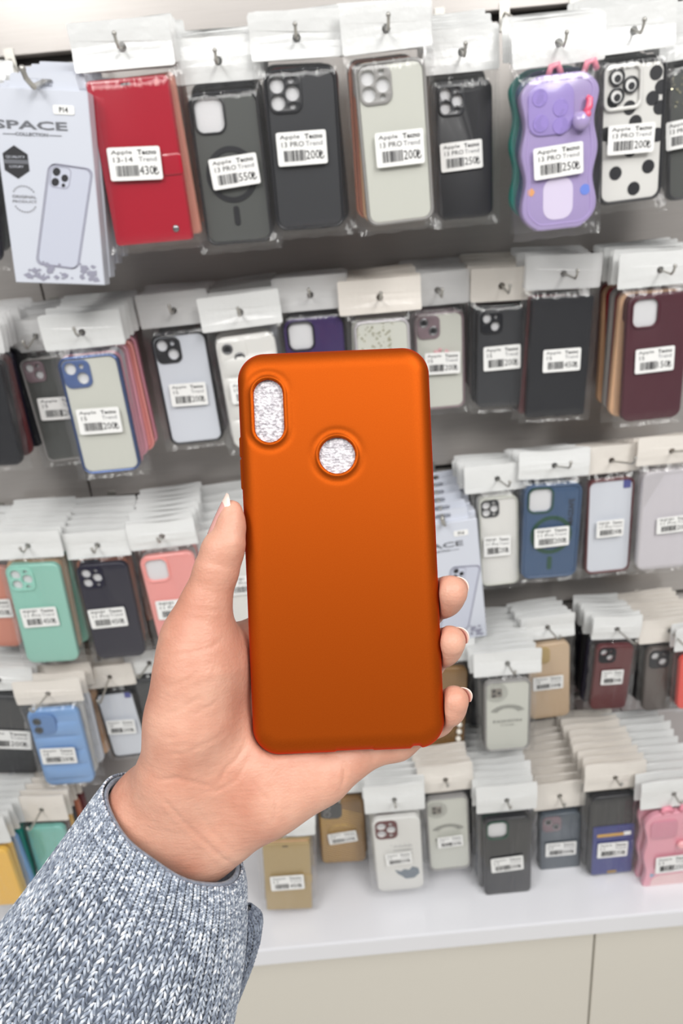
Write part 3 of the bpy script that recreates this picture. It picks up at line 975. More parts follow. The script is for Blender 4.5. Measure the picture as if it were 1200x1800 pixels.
NPACK = [0]
def pack(name, label, quad, Y, style, col, cam='none', rim=None, camcol=None, stick=None, lines=('Apple', '13 PRO'), price='200', n=5,
         back=('black', 'smoke'), groove=1, hh=.040, gap=.006, t=.0105, hw=None, header='white', what=None, decor=None, yaw=0.0, group=None, cat='phone case', spacing=None, round_=.16, out=.016):
    NPACK[0] += 1
    Yc = Y + t / 2
    c, w, h, roll = quad_frame(quad, Y)
    up = Vector((math.sin(roll), 0, math.cos(roll)))
    hang = c + up * (h / 2 + gap + hh * .5)
    hang.y = Yc
    root = empty(name, Matrix.Translation(hang) @ Matrix.Rotation(roll, 4, 'Y') @ Matrix.Rotation(yaw, 4, 'Z'))
    tag(root, label, cat, group)
    zc = -(hh * .5 + gap + h / 2)
    copies = []
    holes, module, discs = camera_cut(cam, w, h, zc)
    outl = rrect(0, zc, w, h, w * round_)
    backcol = col
    if style == 'rim':                          # coloured bumper round a pale frosted back
        rw = w * .045
        mb = MB(); mb.add(*plate(outl, [rrect(0, zc, w - 2 * rw, h - 2 * rw, w * .12)], t=t, bev=.0018))
        o = mb.build('bumper', metalc(rim) if rim in ('blue', 'copper') else pm(rim), root, smooth=40); copies.append(o)
        mb = MB(); mb.add(*plate(rrect(0, zc, w - 2 * rw - .0004, h - 2 * rw - .0004, w * .12), holes, t=t * .62))
        o = mb.build('back_panel', pm(col, .3), root, smooth=40); copies.append(o)
        yf = -t * .31
    elif style == 'wallet':
        mb = MB(); mb.add(*plate(rrect(0, zc, w, h, w * .05), t=t * .34, bev=.0012, y0=-t * .33))
        mb.add(*plate(rrect(0, zc, w, h, w * .05), t=t * .30, bev=.0012, y0=t * .35))
        x = -w / 2
        mb.box(x, x + .002, -t * .4, t * .4, zc - h * .48, zc + h * .48)
        o = mb.build('cover', gloss(col) if col == 'red' else pm(col, .5), root, smooth=40); copies.append(o)
        mb = MB(); mb.add(*plate(rrect(0.001, zc, w * .94, h * .97, w * .08), t=t * .34, bev=.001))
        o = mb.build('inner_tray', pm(rim or 'black'), root, smooth=40); copies.append(o)
        yf = -t / 2
    else:
        hs = holes
        shape = outl
        if style == 'wavy':
            def shape(s=0.0, w=w, h=h, zc=zc):
                pts = []
                for (x, z) in rrect(0, zc, w, h, w * .26, 10)(s):
                    pts.append((x, z))
                # densify the straight sides and let them wave
                den = []
                for a, b_ in zip(pts, pts[1:] + pts[:1]):
                    k = max(1, int(math.dist(a, b_) / .004))
                    den += [(a[0] + (b_[0] - a[0]) * i / k, a[1] + (b_[1] - a[1]) * i / k) for i in range(k)]
                return [(x + math.copysign(1, x) * .0022 * math.sin((z - zc) * 2 * PI / (h * .36) + 1.2) * (abs(x) > w * .32), z) for (x, z) in den]
        mb = MB(); mb.add(*plate(shape, hs, t=t, bev=.0022 if style != 'puffer' else .003))
        if style == 'puffer':
            for k in range(4):
                z = zc - h * .42 + h * .19 * k
                pts = [(-w * .47, -t * .42, z + h * .095)]
                segs = 9
                vs_ = []; fs = []
                for j in range(segs + 1):
                    v = j / segs
                    for i in range(13):
                        u = i / 12
                        vs_.append((-w * .47 + w * .94 * u, -t * .48 - .0042 * math.sin(PI * v) ** .6 * (math.sin(PI * u) ** .35), z + h * .19 * v))
                fs = [(j * 13 + i, j * 13 + i + 1, (j + 1) * 13 + i + 1, (j + 1) * 13 + i) for j in range(segs) for i in range(12)]
                mb.add(vs_, fs)
        mtl = {'solid': pm(col), 'wavy': mat('gloss_soft_' + col, PALETTE[col], .25, coat=.5), 'puffer': pm(col, .42), 'gloss': gloss(col), 'clear': gloss(col)}.get(style, pm(col))
        o = mb.build('shell', mtl, root, smooth=40); copies.append(o)
        yf = -t / 2
    # foam behind the openings
    if holes and style != 'wallet':
        s = w * .56
        mb = MB(); mb.add(*plate(rrect(-w / 2 + w * .06 + s / 2, zc + h / 2 - w * .06 - s / 2, s, s, s * .2), t=.001, y0=yf + .003))
        if style != 'rim' :
            pass
        o = mb.build('foam_insert', m_foamw, root)
        copies.append(o)
    if module is not None:
        mb = MB()
        if holes:
            mb.add(*plate(module, holes, t=.0022, bev=.0007, nb=2, y0=yf - .0007))
        else:
            mb.add(*plate(module, [circ(x, z, r) for (x, z, r) in discs], t=.0022, bev=.0007, nb=2, y0=yf - .0007))
        cm_ = mb.build('camera_frame', pm(camcol or rim or col, .3), root, smooth=40)
        copies.append(cm_)
        for (x, z, r) in discs:
            m_ = MB(); m_.add(*plate(circ(x, z, r), [circ(x, z, r * .62)], t=.003, bev=.0006, nb=2, y0=yf - .0008))
            m_.cur = 1; m_.add(*plate(circ(x, z, r * .61), t=.0015, y0=yf - .0006))
            m_.build('lens_ring', [m_chrome, m_lensg], cm_, smooth=40)
    elif cam == 'square':
        s = w * .46
        cx, cz = -w / 2 + w * .055 + s / 2, zc + h / 2 - w * .055 - s / 2
        mb = MB(); mb.add(*plate(rrect(cx, cz, s * .99, s * 1.05, s * .29), [rrect(cx, cz, s * .86, s * .92, s * .24)], t=.002, bev=.0007, nb=2, y0=yf - .0008))
        o = mb.build('camera_frame', pm(camcol or col, .3), root, smooth=40); copies.append(o)
    D = dict(root=root, w=w, h=h, zc=zc, yf=yf, t=t)
    if decor: decor(D)
    # bag, header card, price
    bg = bag_mesh(w, h, zc, t + (.0105 if style == 'puffer' else .003 if decor else 0), NPACK[0]).build('plastic_bag', m_bag, root, smooth=179); copies.append(bg)
    hwid = hw or (w + .017)
    mb = MB()
    hf = rrect(0, .002, hwid, hh, .002, 2)
    dense = []
    ring_ = hf(0)
    for a, b_ in zip(ring_, ring_[1:] + ring_[:1]):
        k = max(1, int(math.dist(a, b_) / .006))
        dense += [(a[0] + (b_[0] - a[0]) * i / k, a[1] + (b_[1] - a[1]) * i / k) for i in range(k)]
    v_, f_ = plate(poly(dense), [circ(0, 0, .0042, 12)], t=.0011, y0=0)
    ph_ = random.uniform(0, 6.28); am = random.uniform(.0006, .0016)
    v_ = [(x, y + am * math.sin(x * 75 + ph_) * min(1.0, abs(z) / .012) + .0008 * math.sin(z * 110 + ph_), z) for (x, y, z) in v_]
    mb.add(v_, f_)
    hm_ = {'white': m_card, 'warm': m_card_warm, 'film': m_bagtop}[header]
    hd = mb.build('header_card', hm_, root); copies.append(hd)
    sticker(root, stick, Y - .003, lines, price, -t / 2 - (.0088 if style == 'puffer' else .0046 if decor else .0031), roll)
    # the wire hook
    gz = GZ[groove - 1]
    hx, hz = hang.x, hang.z
    gx = hx + random.uniform(-.006, .006)
    def hookpos(y):
        k = (y - Yc) / (WALL - Yc)
        return Vector((hx + (gx - hx) * k, y, hz + (gz - hz) * k))
    hb = MB()
    r = .0015
    p0 = hookpos(WALL + .010); pe = hookpos(Yc - out)
    hb.tube([p0 - Vector((0, .012, 0)), pe, pe + Vector((0, -.005, .0035)), pe + Vector((0, -.007, .008))], r, 8)
    hb.ball(pe + Vector((0, -.007, .009)), .0023, 10, 6)
    hb.add(*plate(rrect(gx, gz, .012, .03, .001, 2), t=.0016, y0=WALL - .0012))
    hk = hb.build('display_hook', m_hookm, None, smooth=40)
    what = what or label
    tag(hk, 'zinc wire hook carrying the ' + what, 'hook', 'wire hooks on the slatted wall')
    # the packs hanging behind it on the same hook
    sp = spacing or (t + (.0145 if style == 'puffer' else .0062 if style == 'wavy' else .0058 if (decor or style == 'wallet') else .0040))
    k = 1
    while k < n:
        y = Yc + sp * k
        if y > WALL - .012: break
        p = hookpos(y)
        rr = empty(name, Matrix.Translation(p + Vector((random.uniform(-.0035, .0035), 0, random.uniform(-.0015, .0015)))) @ Matrix.Rotation(roll + random.uniform(-1, 1) * (.012 if style == 'wavy' else .045), 4, 'Y'))
        tag(rr, 'bagged phone case hanging behind the ' + what, cat, 'packs hanging behind the ' + what)
        for o in copies:
            if o is bg and k > 1: continue
            q = o.copy(); q.parent = rr
            COL.objects.link(q)
            if o.name.startswith(('shell', 'bumper', 'cover', 'back_panel')):
                c2 = back[(k - 1) % len(back)]
                q.material_slots[0].link = 'OBJECT'
                q.material_slots[0].material = pm(c2)
        k += 1
    return D

# ------------------------------------------------------------------ decorations of single cases
def part(D, mb, name, m, smooth=40):
    return mb.build(name, m, D['root'], smooth=smooth)
def deco_mag(ringcol, stemlen=.27, cz=-.03):
    def f(D):
        w, zc, y = D['w'], D['zc'] + D['h'] * cz, D['yf']
        R = w * .37
        mb = MB(); mb.add(*plate(circ(0, zc, R, 40), [circ(0, zc, R * .80, 40)], t=.0012, bev=.0003, nb=1, y0=y - .0004))
        mb.add(*plate(rrect(0, zc - R * 1.48, w * .085, R * .72, w * .04), t=.0012, bev=.0003, nb=1, y0=y - .0004))
        part(D, mb, 'magnet_ring', pm(ringcol))
    return f
def deco_wallet(stud=True, strap=True):
    def f(D):
        w, h, zc, y = D['w'], D['h'], D['zc'], D['yf']
        mb = MB(); mb.add(*plate(rrect(-w * .02, zc + h * .465, w * .12, h * .014, .0008, 3), t=.0006, y0=y))
        part(D, mb, 'speaker_slot', m_print)
        if strap:
            mb = MB(); mb.add(*plate(rrect(w * .39, zc - h * .02, w * .26, h * .13, w * .04), t=.0016, bev=.0006, nb=2, y0=y - .0007))
            part(D, mb, 'closing_strap', gloss('red') if stud else pm('gold', .5))
        if stud:
            mb = MB(); mb.ball((w * .31, y - .0004, zc - h * .42), w * .045, 16, 8, (1, .5, 1))
            part(D, mb, 'snap_stud', m_chrome)
        mb = MB()
        for (xa, za, xb, zb) in ((-w * .46, zc - h * .475, w * .46, zc - h * .475), (-w * .46, zc + h * .49, w * .46, zc + h * .49)):
            n = 40
            for i in range(n):
                x = xa + (xb - xa) * (i + .2) / n
                mb.add(*plate(poly([(x, za), (x + (xb - xa) / n * .6, za), (x + (xb - xa) / n * .6, za + .0006), (x, za + .0006)]), t=.0004, y0=y - .0001))
        part(D, mb, 'stitching', pm('red' if stud else 'gold'))
    return f
def deco_polka(D):
    w, h, zc, y = D['w'], D['h'], D['zc'], D['yf']
    spots = [(.34, .40), (.30, .23), (.43, .30), (-.33, .235), (-.05, .185), (.42, .16), (-.40, .02), (.40, -.03), (-.02, -.115), (-.24, -.27), (.28, -.25), (.06, -.40), (-.30, -.03), (.05, .08)]
    mb = MB()
    for (x, z) in spots:
        mb.add(*plate(circ(x * w, zc + z * h, w * .10, 20), t=.0006, y0=y - .0002))
    part(D, mb, 'dot_print', pm('black'))
    s = w * .60
    cx, cz = -w / 2 + s / 2 + w * .03, zc + h / 2 - s * .53 - w * .02
    mb = MB(); mb.add(*plate(rrect(cx, cz, s, s * 1.04, s * .2), [rrect(cx, cz, s * .82, s * .86, s * .14)], t=.004, bev=.0012, y0=y - .0018))
    cf = part(D, mb, 'camera_frame', gloss('white'))
    for (x, z) in ((-.16, .24), (-.16, -.18), (.2, .04)):
        px, pz = cx + x * s, cz + z * s
        m_ = MB(); m_.add(*plate(circ(px, pz, s * .2), [circ(px, pz, s * .145)], t=.003, bev=.0006, nb=2, y0=y - .0016))
        m_.cur = 1; m_.add(*plate(circ(px, pz, s * .144), t=.0012, y0=y - .0009))
        m_.cur = 0; m_.add(*plate(circ(px + s * .02, pz - s * .03, s * .085), t=.001, bev=.0003, nb=1, y0=y - .0018))
        m_.build('lens_ring', [pm('black'), m_sticker], cf, smooth=40)
def deco_lilac(D):
    w, h, zc, y = D['w'], D['h'], D['zc'], D['yf']
    s = w * .62
    cx, cz = -w / 2 + w * .06 + s / 2, zc + h / 2 - w * .10 - s / 2
    mb = MB(); mb.add(*plate(rrect(cx, cz, s, s, s * .28), t=.0024, bev=.0010, nb=2, y0=y - .0008))
    cf = part(D, mb, 'camera_frame', mat('lilac_deep', (164, 146, 208), .3, coat=.4))
    for (x, z) in ((-.25, .23), (-.23, -.26), (.2, .0), (.2, -.34)):
        m_ = MB(); m_.add(*plate(circ(cx + x * s, cz + z * s, s * .17), t=.0010, bev=.0003, nb=1, y0=y - .0022))
        m_.build('lens_cover', mat('lilac_lens', (152, 134, 200), .25, coat=.4), cf, smooth=40)
    # raised inner contour line
    mb = MB()
    pts = []
    for (x, z) in rrect(0, zc, w * .86, h * .92, w * .2, 8)(0):
        pts.append(Vector((x + .0015 * math.sin(z * 150), y - .0002, z)))
    den = []
    for a, b_ in zip(pts, pts[1:] + pts[:1]):
        k = max(1, int((b_ - a).length / .005))
        for i in range(k):
            p = a.lerp(b_, i / k); p.x += math.copysign(.0012, p.x) * math.sin((p.z - zc) * 2 * PI / (h * .36) + 1.2) * (abs(p.x) > w * .3)
            den.append(p)
    mb.tube(den + [den[0]], .0006, 6)
    part(D, mb, 'contour_line', mat('lilac_line', (190, 170, 222), .3, coat=.4))
    # plain charm with a pink ribbon, and small printed spots
    mb = MB(); mb.ball((w * .26, y - .006, zc + h * .19), w * .12, 18, 12, (1, .7, .95))
    ch_ = part(D, mb, 'charm', gloss('lilac'), 179)
    mb = MB()
    mb.tube([(w * .30, y - .007, zc + h * .23), (w * .36, y - .006, zc + h * .27), (w * .37, y - .005, zc + h * .32), (w * .33, y - .005, zc + h * .335)], [w * .04, w * .05, w * .045, w * .03], 10)
    mb.ball((w * .33, y - .008, zc + h * .225), w * .05, 12, 8)
    mb.build('ribbon', mat('hot_pink_rubber', (236, 96, 130), .3, coat=.4), ch_, smooth=179)
    mb = MB(); mb.add(*plate(circ(-w * .40, zc - h * .23, w * .055, 5), t=.0005, y0=y - .0002)); part(D, mb, 'spot_print', mat('amber_print', (232, 168, 110), .4))
    mb = MB(); mb.add(*plate(circ(w * .36, zc - h * .25, w * .07, 16), t=.0005, y0=y - .0002)); part(D, mb, 'spot_print', mat('azure_print', (112, 140, 226), .4))
    mb = MB(); mb.add(*plate(rrect(-w * .02, zc - h * .29, w * .42, h * .28, w * .16), t=.0005, y0=y - .0002)); part(D, mb, 'pale_panel_print', mat('pale_lilac_print', (222, 212, 236), .4))
    mb = MB()
    for sx in (-.06, .42):
        mb.tube([(w * sx - w * .09, y + .004, zc + h * .49), (w * sx - w * .06, y + .002, zc + h * .545), (w * sx + w * .03, y + .002, zc + h * .555), (w * sx + w * .08, y + .004, zc + h * .50)], w * .042, 10)
    part(D, mb, 'grip_loop', mat('pink_grip', (236, 150, 168), .35, coat=.3), 179)
def deco_fashion(D):
    w, h, zc, y = D['w'], D['h'], D['zc'], D['yf']
    mb = MB()
    cx, cz = -w * .24, zc + h * .34
    for k in range(5):
        R = w * (.15 + .022 * k)
        n = 26 + 3 * k
        for i in range(n):
            a = 2 * PI * (i + .5 * (k % 2)) / n
            mb.add(*plate(circ(cx + R * math.cos(a), cz + R * math.sin(a), w * .008, 6), t=.0003, y0=y - .0002))
    for k in range(5):
        R = w * (.22 + .028 * k)
        n = 22 + 3 * k
        for i in range(n):
            a = PI * (.12 + .76 * i / (n - 1))
            mb.add(*plate(circ(R * math.cos(a) * 1.15, zc + h * .03 + R * math.sin(a) * .72, w * .009, 6), t=.0003, y0=y - .0002))
    put_text(mb, 'FASHION', 0, zc - h * .07, w=w * .62, h=h * .04, y=y - .0003, bold=.01, center=True)
    put_text(mb, 'CASE', 0, zc - h * .125, w=w * .3, h=h * .025, y=y - .0003, center=True)
    part(D, mb, 'dotted_print', mat('silver_print', (110, 110, 106), .35, metal=.3), None)
    s = w * .24
    m_ = MB(); m_.add(*plate(rrect(cx, cz, s, s, s * .25), t=.0012, bev=.0003, nb=1, y0=y - .0003))
    pl = part(D, m_, 'camera_window', mat('smoked_window', (128, 122, 114), .2, coat=.5))
    for (dx, dz) in ((-.25, .25), (-.25, -.25), (.22, 0)):
        q = MB(); q.add(*plate(circ(cx + dx * s, cz + dz * s, s * .16, 12), t=.0008, y0=y - .0010)); q.build('lens_mark', m_lensg, pl)
def deco_card(D):
    w, h, zc, y = D['w'], D['h'], D['zc'], D['yf']
    mb = MB(); mb.add(*plate(rrect(w * .0, zc - h * .17, w * .86, h * .62, w * .04), t=.0024, bev=.0008, nb=2, y0=y - .001))
    pk = part(D, mb, 'card_pocket', pm('cobalt', .5))
    mb = MB(); mb.add(*plate(rrect(-w * .07, zc + h * .035, w * .56, h * .035, w * .03), t=.001, y0=y - .0022)); mb.build('card', mat('kraft_card', (206, 164, 88), .5), pk)
    mb = MB(); mb.add(*plate(rrect(w * .28, zc + h * .04, w * .15, h * .045, w * .01), t=.001, y0=y - .0022)); mb.build('card_label', m_sticker, pk)
    mb = MB(); mb.add(*plate(rrect(0, zc - h * .45, w * .2, h * .03, w * .03), t=.001, y0=y - .0022)); mb.build('badge', mat('brass_badge', (176, 146, 86), .4, metal=.4), pk)
def deco_gold(D):
    w, h, zc, y = D['w'], D['h'], D['zc'], D['yf']
    mb = MB()
    n = 26
    for i in range(n):
        u = (i + .5) / n
        for (xa, za, xb, zb) in ((-w * .46, h * (.46 - .92 * u), w * .46, h * (.46 - .92 * u) - h * .20),):
            if zb < -h * .47: 
                k = (za + h * .47) / (za - zb); xb = xa + (xb - xa) * k; zb = -h * .47
            mb.tube([(xa, y, zc + za), (xb, y, zc + zb)], .0005, 4)
    part(D, mb, 'ribbed_pattern', mat('bright_gold_line', (206, 168, 96), .25, metal=.7))
    mb = MB(); mb.tube([(x, y - .0004, zc + h * .03 + math.sqrt(max(0, (w * .3) ** 2 - x * x)) * .5) for x in [w * .3 * (-1 + 2 * i / 16) for i in range(17)]], .0012, 6)
    part(D, mb, 'arc_stripe', mat('bright_gold_line', (206, 168, 96), .25, metal=.7))
def deco_weave(D):
    w, h, zc, y = D['w'], D['h'], D['zc'], D['yf']
    mb = MB()
    n = 34
    for i in range(-n, n):
        for sg in (1,):
            x0 = i / n * w * 1.1
            pts = []
            for k in range(2):
                z = -h * .46 + h * .92 * k
            a = Vector((x0, y, zc - h * .46)); b_ = Vector((x0 + h * .5, y, zc + h * .46))
            xa, xb = -w * .46, w * .46
            t0 = max(0, (xa - a.x) / (b_.x - a.x)); t1 = min(1, (xb - a.x) / (b_.x - a.x))
            if t1 - t0 < .03: continue
            mb.tube([a.lerp(b_, t0), a.lerp(b_, t1)], .00045, 4)
    part(D, mb, 'woven_pattern', mat('pearl_line', (226, 222, 228), .2, coat=.6))
def deco_whale(D):
    w, h, zc, y = D['w'], D['h'], D['zc'], D['yf']
    pts = [(-.10, -.20), (.02, -.225), (.10, -.20), (.20, -.215), (.28, -.17), (.40, -.20), (.42, -.27), (.30, -.33), (.12, -.335), (.04, -.29), (-.04, -.26)]
    mb = MB(); mb.add(*plate(poly([(x * w, zc + z * h) for x, z in reversed(pts)]), t=.0005, y0=y - .0002))
    part(D, mb, 'grey_print', mat('blue_grey_print', (122, 132, 142), .5))
    mb = MB(); put_text(mb, '. . . . .', -w * .15, zc + h * .14, w=w * .4, h=h * .01, y=y - .0003)
    for k in range(3):
        z = zc + h * (.12 - .05 * k)
        mb.add(*plate(poly([(-w * .1, z), (w * .3, z), (w * .3, z + .0006), (-w * .1, z + .0006)]), t=.0003, y0=y - .0002))
    part(D, mb, 'fine_print', m_print_grey)
def deco_side(D):
    w, h, zc, y = D['w'], D['h'], D['zc'], D['yf']
    mb = MB(); put_text(mb, 'MAGSAFE', w * .33, zc + h * .20, w=h * .28, h=w * .10, y=y - .0003, rot=PI / 2, center=True, bold=.02)
    part(D, mb, 'side_lettering', m_print, None)
def both(*fs):
    return lambda D: [f(D) for f in fs]
def deco_tag(D):
    w, h, zc, y = D['w'], D['h'], D['zc'], D['yf']
    mb = MB(); mb.add(*plate(rrect(w * .34, zc + h * .445, w * .16, h * .10, w * .02), t=.0006, y0=y - .0003))
    part(D, mb, 'film_tab', mat('blue_film_tab', (84, 88, 150), .4))
def deco_charms(D):
    w, h, zc, y = D['w'], D['h'], D['zc'], D['yf']
    mb = MB()
    rs = random.Random(3)
    for k in range(9):
        mb.ball((rs.uniform(-.1, .35) * w, y - .001, zc + h * rs.uniform(.03, .12)), w * rs.uniform(.03, .05), 8, 6, (1, .6, 1))
    part(D, mb, 'pink_beads', mat('pink_bead', (226, 170, 176), .3, coat=.4), 179)
def deco_glitter(D):
    w, h, zc, y = D['w'], D['h'], D['zc'], D['yf']
    rs = random.Random(11)
    mb = MB()
    for k in range(60):
        x, z = rs.uniform(-.46, .2) * w, zc + h * rs.uniform(.22, .49)
        a = rs.uniform(0, 6); r = w * rs.uniform(.012, .03)
        mb.add([(x + r * math.cos(a + q), y - .0006 - rs.uniform(0, .0006), z + r * math.sin(a + q)) for q in (0, 2.1, 4.2)], [(0, 1, 2)])
    o = part(D, mb, 'glitter', mat('holographic_flake', (226, 222, 190), .15, metal=.7), None)
    o['kind'] = 'stuff'
def deco_pinkface(D):
    w, h, zc, y = D['w'], D['h'], D['zc'], D['yf']
    mb = MB(); mb.add(*plate(rrect(w * .02, zc - h * .31, w * .8, h * .2, h * .09), t=.0005, y0=y - .0002)); part(D, mb, 'pale_panel_print', mat('pale_pink_print', (240, 206, 206), .4))
    mb = MB(); mb.add(*plate(circ(-w * .36, zc - h * .20, w * .06, 3), t=.0005, y0=y - .0003)); part(D, mb, 'spot_print', mat('aqua_print', (130, 180, 206), .4))
    mb = MB(); mb.ball((w * .16, y - .004, zc + h * .15), w * .10, 14, 10, (1, .6, .9)); part(D, mb, 'charm', mat('pink_charm', (240, 176, 180), .3, coat=.4), 179)
    mb = MB()
    for sx in (-.12, .22):
        mb.tube([(w * sx - w * .09, y + .004, zc + h * .49), (w * sx - w * .06, y + .002, zc + h * .54), (w * sx + w * .05, y + .002, zc + h * .545), (w * sx + w * .09, y + .004, zc + h * .50)], w * .05, 10)
    part(D, mb, 'grip_loop', mat('pink_grip', (236, 150, 168), .35, coat=.3), 179)
    s = w * .5
    mb = MB(); mb.add(*plate(rrect(-w * .18, zc + h * .33, s, s * .9, s * .2), t=.002, bev=.0008, nb=2, y0=y - .0008)); part(D, mb, 'camera_frame', mat('rose_deep', (214, 140, 160), .3, coat=.4))
def deco_puff(D):
    w, h, zc, y = D['w'], D['h'], D['zc'], D['yf']
    s = w * .5
    cx, cz = -w / 2 + w * .05 + s / 2, zc + h / 2 - w * .05 - s / 2
    mb = MB(); mb.add(*plate(rrect(cx, cz, s, s * .94, s * .28), t=.004, bev=.0014, y0=y - .0035))
    cf = part(D, mb, 'camera_frame', mat('deep_sky_blue', (104, 140, 190), .35))
    for dz in (.2, -.2):
        q = MB(); q.add(*plate(circ(cx - s * .18, cz + dz * s, s * .17), [circ(cx - s * .18, cz + dz * s, s * .11)], t=.002, bev=.0004, nb=1, y0=y - .0056))
        q.cur = 1; q.add(*plate(circ(cx - s * .18, cz + dz * s, s * .109), t=.0008, y0=y - .0054))
        q.build('lens_ring', [pm('slate'), m_lensg], cf, smooth=40)

# ------------------------------------------------------------------ the boxed cases
def art_phone(mb_line, mb_dark, cx, cz, w, h, rot, y):
    ca, sa = math.cos(rot), math.sin(rot)
    tr = lambda pts: [(cx + x * ca - z * sa + .16 * z, cz + x * sa + z * ca) for x, z in pts]
    o1 = tr(rrect(0, 0, w, h, w * .16)(0)); o2 = tr(rrect(0, 0, w * .955, h * .975, w * .15)(0))
    mb_line.add(*plate(poly(o1), [poly(o2)], t=.0003, y0=y))
    o1 = tr(rrect(-w * .035, -h * .008, w, h, w * .16)(0)); o2 = tr(rrect(-w * .035, -h * .008, w * .965, h * .98, w * .15)(0))
    mb_line.add(*plate(poly(o1), [poly(o2)], t=.0003, y0=y))
    s = w * .46
    mx_, mz_ = -w * .22, h * .5 - s * .62
    o1 = tr(rrect(mx_, mz_, s, s, s * .25)(0)); o2 = tr(rrect(mx_, mz_, s * .94, s * .94, s * .24)(0))
    mb_line.add(*plate(poly(o1), [poly(o2)], t=.0003, y0=y))
    for (dx, dz, r) in ((-.22, .24, .19), (-.22, -.24, .19), (.22, 0, .17), (.2, -.34, .09)):
        mb_dark.add(*plate(poly(tr(circ(mx_ + dx * s, mz_ + dz * s, r * s, 16)(0))), t=.0003, y0=y - .0001))
m_box = mat('silver_white_carton', (206, 210, 220), .26, coat=.4)
m_boxedge = mat('carton_edge', (176, 172, 162), .5)
m_art = mat('soft_grey_art', (148, 148, 164), .4)
m_artfill = mat('pale_art_fill', (196, 200, 214), .3, coat=.3)
m_logo = mat('gunmetal_print', (104, 106, 112), .4)
def space_box(label, what, quad, Y, groove, n, hang_px=None, mirror=False):
    c, w, h, roll = quad_frame(quad, Y)
    t = .019
    up = Vector((math.sin(roll), 0, math.cos(roll)))
    tab = h * .085
    root = empty('accessory_box', Matrix.Translation(c + up * (h / 2 + tab * .42) + Vector((0, t / 2, 0))) @ Matrix.Rotation(roll, 4, 'Y'))
    tag(root, label, 'boxed phone case')
    zc = -(h / 2 + tab * .42)
    y = -t / 2
    mb = MB(); mb.add(*plate(rrect(0, zc, w, h, .0012, 2), t=t, bev=.0008, nb=1)); body = mb.build('carton', m_box, root, smooth=40)
    mb = MB()
    tabpts = [(-w * .34, -tab * .42), (w * .40, -tab * .42), (w * .36, tab * .52), (-w * .30, tab * .52)]
    mb.add(*plate(poly(tabpts), [rrect(0, tab * .02, w * .26, tab * .44, tab * .2)], t=.0016, y0=0))
    tb = mb.build('hang_tab', m_box, root)
    ln, dk = MB(), MB()
    fill = MB()
    art_phone(ln, dk, w * .13, zc - h * .135, w * .46, h * .54, -.10, y - .0003)
    ca, sa = math.cos(-.10), math.sin(-.10)
    fill.add(*plate(poly([(w * .13 + x * ca - z * sa + .16 * z, zc - h * .135 + x * sa + z * ca) for x, z in rrect(0, 0, w * .46, h * .54, w * .06)(0)]), t=.0002, y0=y - .0001))
    pf = fill.build('box_picture', m_artfill, root)
    ln.build('picture_lines', m_art, pf); dk.build('picture_lenses', m_print, pf)
    sp_ = MB(); rs = random.Random(4)
    for k in range(46):
        x = w * rs.uniform(-.36, .44); z = zc - h * (.47 - .09 * rs.random() ** 1.6)
        r = w * rs.uniform(.008, .035); a0 = rs.uniform(0, 6)
        sp_.add([(x + r * (1 + .8 * rs.random()) * math.cos(a0 + q), y - .0004 - k * 4e-6, z + r * math.sin(a0 + q)) for q in (0, 1.4, 3, 4.6)], [(0, 1, 2, 3)])
    sp_.build('ice_picture', [m_art], pf, fix=False)
    tx = MB()
    put_text(tx, 'SPACE', -w * .42 + w * .30, zc + h * .325, w=w * .76, h=h * .042, y=y - .0004, bold=.025, center=True)
    put_text(tx, 'COLLECTION', -w * .12, zc + h * .280, w=w * .34, h=h * .017, y=y - .0004, bold=.03, center=True)
    for sx in (-.42, .06):
        tx.add(*plate(poly([(w * sx, zc + h * .277), (w * (sx + .13), zc + h * .277), (w * (sx + .13), zc + h * .280), (w * sx, zc + h * .280)]), t=.0002, y0=y - .0004))
    tx.build('logo', m_logo, root, fix=False)
    hx = MB(); hx.add(*plate(lambda s=0: [(-w * .32 + w * .15 * math.cos(a), zc + h * .14 + w * .16 * math.sin(a)) for a in [PI / 6 + PI / 3 * k for k in range(6)]], t=.0003, y0=y - .0003))
    hb = hx.build('badge', m_print, root)
    h2 = MB(); put_text(h2, 'QUALITY', -w * .32, zc + h * .165, w=w * .20, h=h * .014, y=y - .0006, center=True); put_text(h2, 'LUXURY', -w * .32, zc + h * .118, w=w * .15, h=h * .012, y=y - .0006, center=True)
    h2.cur = 1; h2.add(*plate(poly([(-w * .45, zc + h * .132), (-w * .19, zc + h * .132), (-w * .19, zc + h * .152), (-w * .45, zc + h * .152)]), t=.0002, y0=y - .0005))
    h2.build('badge_print', [m_box, m_logo], hb, fix=False)
    st = MB()
    put_text(st, 'ORIGINAL', -w * .28, zc - h * .035, w=w * .26, h=h * .016, y=y - .0004, center=True, bold=.02)
    put_text(st, 'PRODUCT', -w * .28, zc - h * .060, w=w * .26, h=h * .014, y=y - .0004, center=True, bold=.01)
    for k in range(30):
        a = 2 * PI * k / 30
        if abs(math.sin(a)) < .45: continue
        st.add(*plate(circ(-w * .28 + w * .13 * math.cos(a), zc - h * .047 + w * .13 * math.sin(a), w * .009, 5), t=.0002, y0=y - .0004))
    st.build('stamp', m_print_grey, root, fix=False)
    pl = MB(); pl.add(*plate(rrect(w * .24, zc + h * .405, w * .22, h * .045, w * .02), t=.0005, y0=y - .0005)); ps = pl.build('model_sticker', m_sticker, root)
    p2 = MB(); put_text(p2, 'P14', w * .24, zc + h * .405, w=w * .09, h=h * .026, y=y - .0009, center=True, bold=.03); p2.build('sticker_print', m_print, ps, fix=False)
    # hook and the boxes behind
    pos = root.matrix_world.translation.copy()
    gz = GZ[groove - 1]
    Yc = pos.y
    hb_ = MB()
    gx = pos.x + .004
